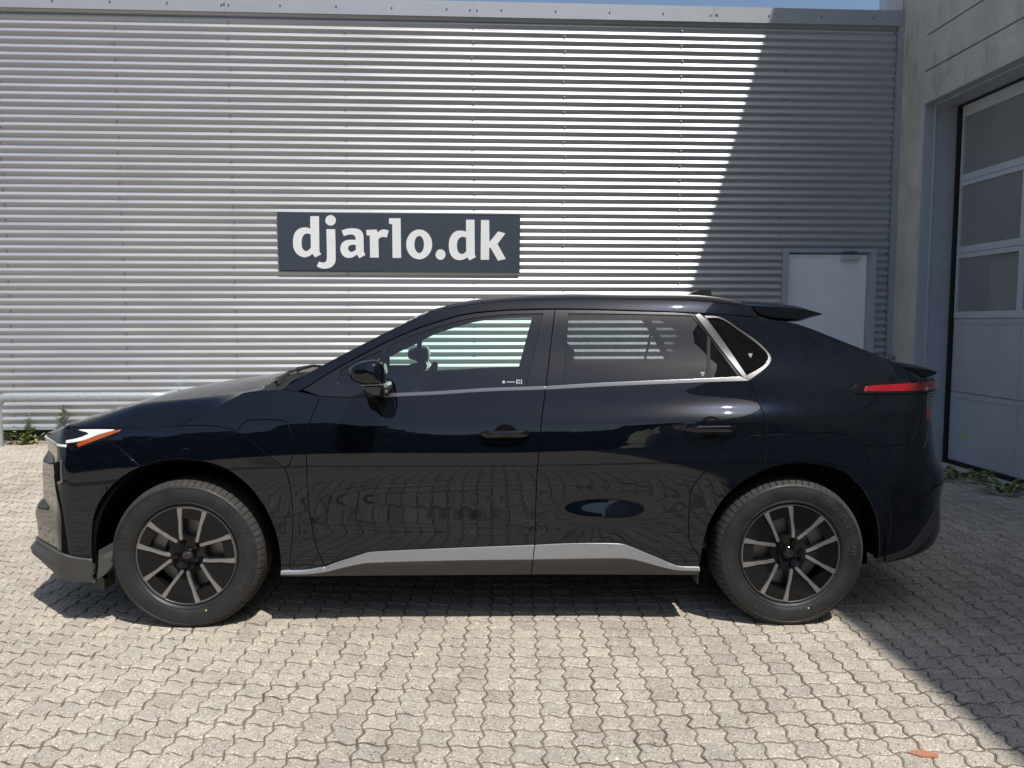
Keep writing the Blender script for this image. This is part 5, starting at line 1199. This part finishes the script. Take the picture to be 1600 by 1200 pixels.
def stalk_weed(loc, h, n, label, mat, seed, ls=.07):
    r = random.Random(seed); e = empty('weed', loc, 0, label=label, cat='weed', group='weeds growing along the walls')
    bm = bmesh.new(); pts = [(0, 0, -.03)]
    for k in range(1, 7): pts.append((.012*math.sin(k*1.3), .01*math.cos(k), h*k/6))
    tube(bm, pts, [.005-.0005*k for k in range(7)], 6); bm_obj('stem', bm, mat, e)
    bm = bmesh.new()
    for k in range(n):
        t = .12+.88*k/n; z = h*t; a = k*2.4+r.uniform(-.3, .3); p = Vector((.012*math.sin(t*7.8), 0, z))
        leaf(bm, p, Vector((math.cos(a), math.sin(a), r.uniform(-.1, .6))), Vector((0, 0, 1)), ls*r.uniform(.6, 1.15)*(1.1-.4*t), ls*.36)
    bm_obj('leaves', bm, mat, e); return e
def clump(loc, rad, n, label, mat, seed, h=.12, ls=.07):
    r = random.Random(seed); e = empty('weed', loc, 0, label=label, cat='weed', group='weeds growing along the walls'); bm = bmesh.new()
    for k in range(n):
        a = r.uniform(0, 6.28); q = rad*math.sqrt(r.random()); p = Vector((q*math.cos(a), q*math.sin(a)*.6, r.uniform(0, h)*(1-.5*q/rad)))
        leaf(bm, p, Vector((math.cos(a)+r.uniform(-.5, .5), math.sin(a)+r.uniform(-.5, .5), r.uniform(-.2, .9))), Vector((0, 0, 1)), ls*r.uniform(.6, 1.3), ls*.42)
    bm_obj('leaves', bm, mat, e); return e
stalk_weed(hall(-4.62, -.08), .40, 34, 'tall leafy weed stalk against the wall between the guard rail and the car nose', M['leaf'], 1, .085)
stalk_weed(hall(-4.98, -.07), .30, 20, 'thin upright weed by the wall just right of the guard rail post', M['leaf'], 2, .06)
stalk_weed(hall(-4.20, -.07), .36, 16, 'weed tip showing above the car bonnet edge', M['leafpale'], 3, .05)
clump(hall(-5.03, -.10), .15, 60, 'low bushy weed at the foot of the guard rail post', M['leaf'], 4, .20, .08)
clump(hall(-4.88, -.10), .12, 40, 'pale spreading weed on the soil strip beside the bushy weed', M['leafpale'], 5, .08, .07)
clump(hall(-4.62, -.09), .10, 26, 'small ground weed at the foot of the tall stalk', M['leafpale'], 6, .08, .06)
def gar(a, b): return (CA*CB+a*CB-b*SB, 8.15+CA*SB+a*SB+b*CB, .0)
clump(gar(-.02, -1.42), .17, 46, 'broad-leaved green weed in front of the garage door', M['leaf'], 8, .10, .11)
clump(gar(.0, -1.05), .13, 30, 'small yellowish weed at the garage door sill', M['leafpale'], 9, .07, .08)
clump(gar(-.02, -1.95), .15, 36, 'green weed at the right edge of the photo by the garage door', M['leaf'], 10, .10, .11)
# woods across the yard, seen in the car's reflections
bm = bmesh.new(); r = random.Random(3)
for k in range(9000):
    x = r.uniform(-40, 4.0) if k > 4000 else r.uniform(-16, 4); base = 3.6+.6*math.sin(x*.33)+.6*math.sin(x*.9+1)+8.5/(1+math.exp((x+4.2)/.8))*(.8+.2*math.sin(x*1.3))
    z = base*math.sqrt(r.random()); y = -19.5-r.uniform(0, 3.5)
    s = r.uniform(.28, .75); n = Vector((r.uniform(-1, 1), r.uniform(-.2, 1.4), r.uniform(-.5, 1))).normalized(); t1 = n.orthogonal().normalized(); t2 = n.cross(t1)
    c = Vector((x, y, z)); q = [c+t1*s*math.cos(a)+t2*s*.7*math.sin(a) for a in (0, 1.1, 2.2, 3.3, 4.3, 5.3)]
    bm.faces.new([bm.verts.new(v) for v in q])
box(bm, -48, 3.9, -24, -23, 0, 3.2)
wd = bm_obj('treeline', bm, M['tree']); tag(wd, 'dark wood across the yard, mirrored in the car paint', None, kind='stuff')
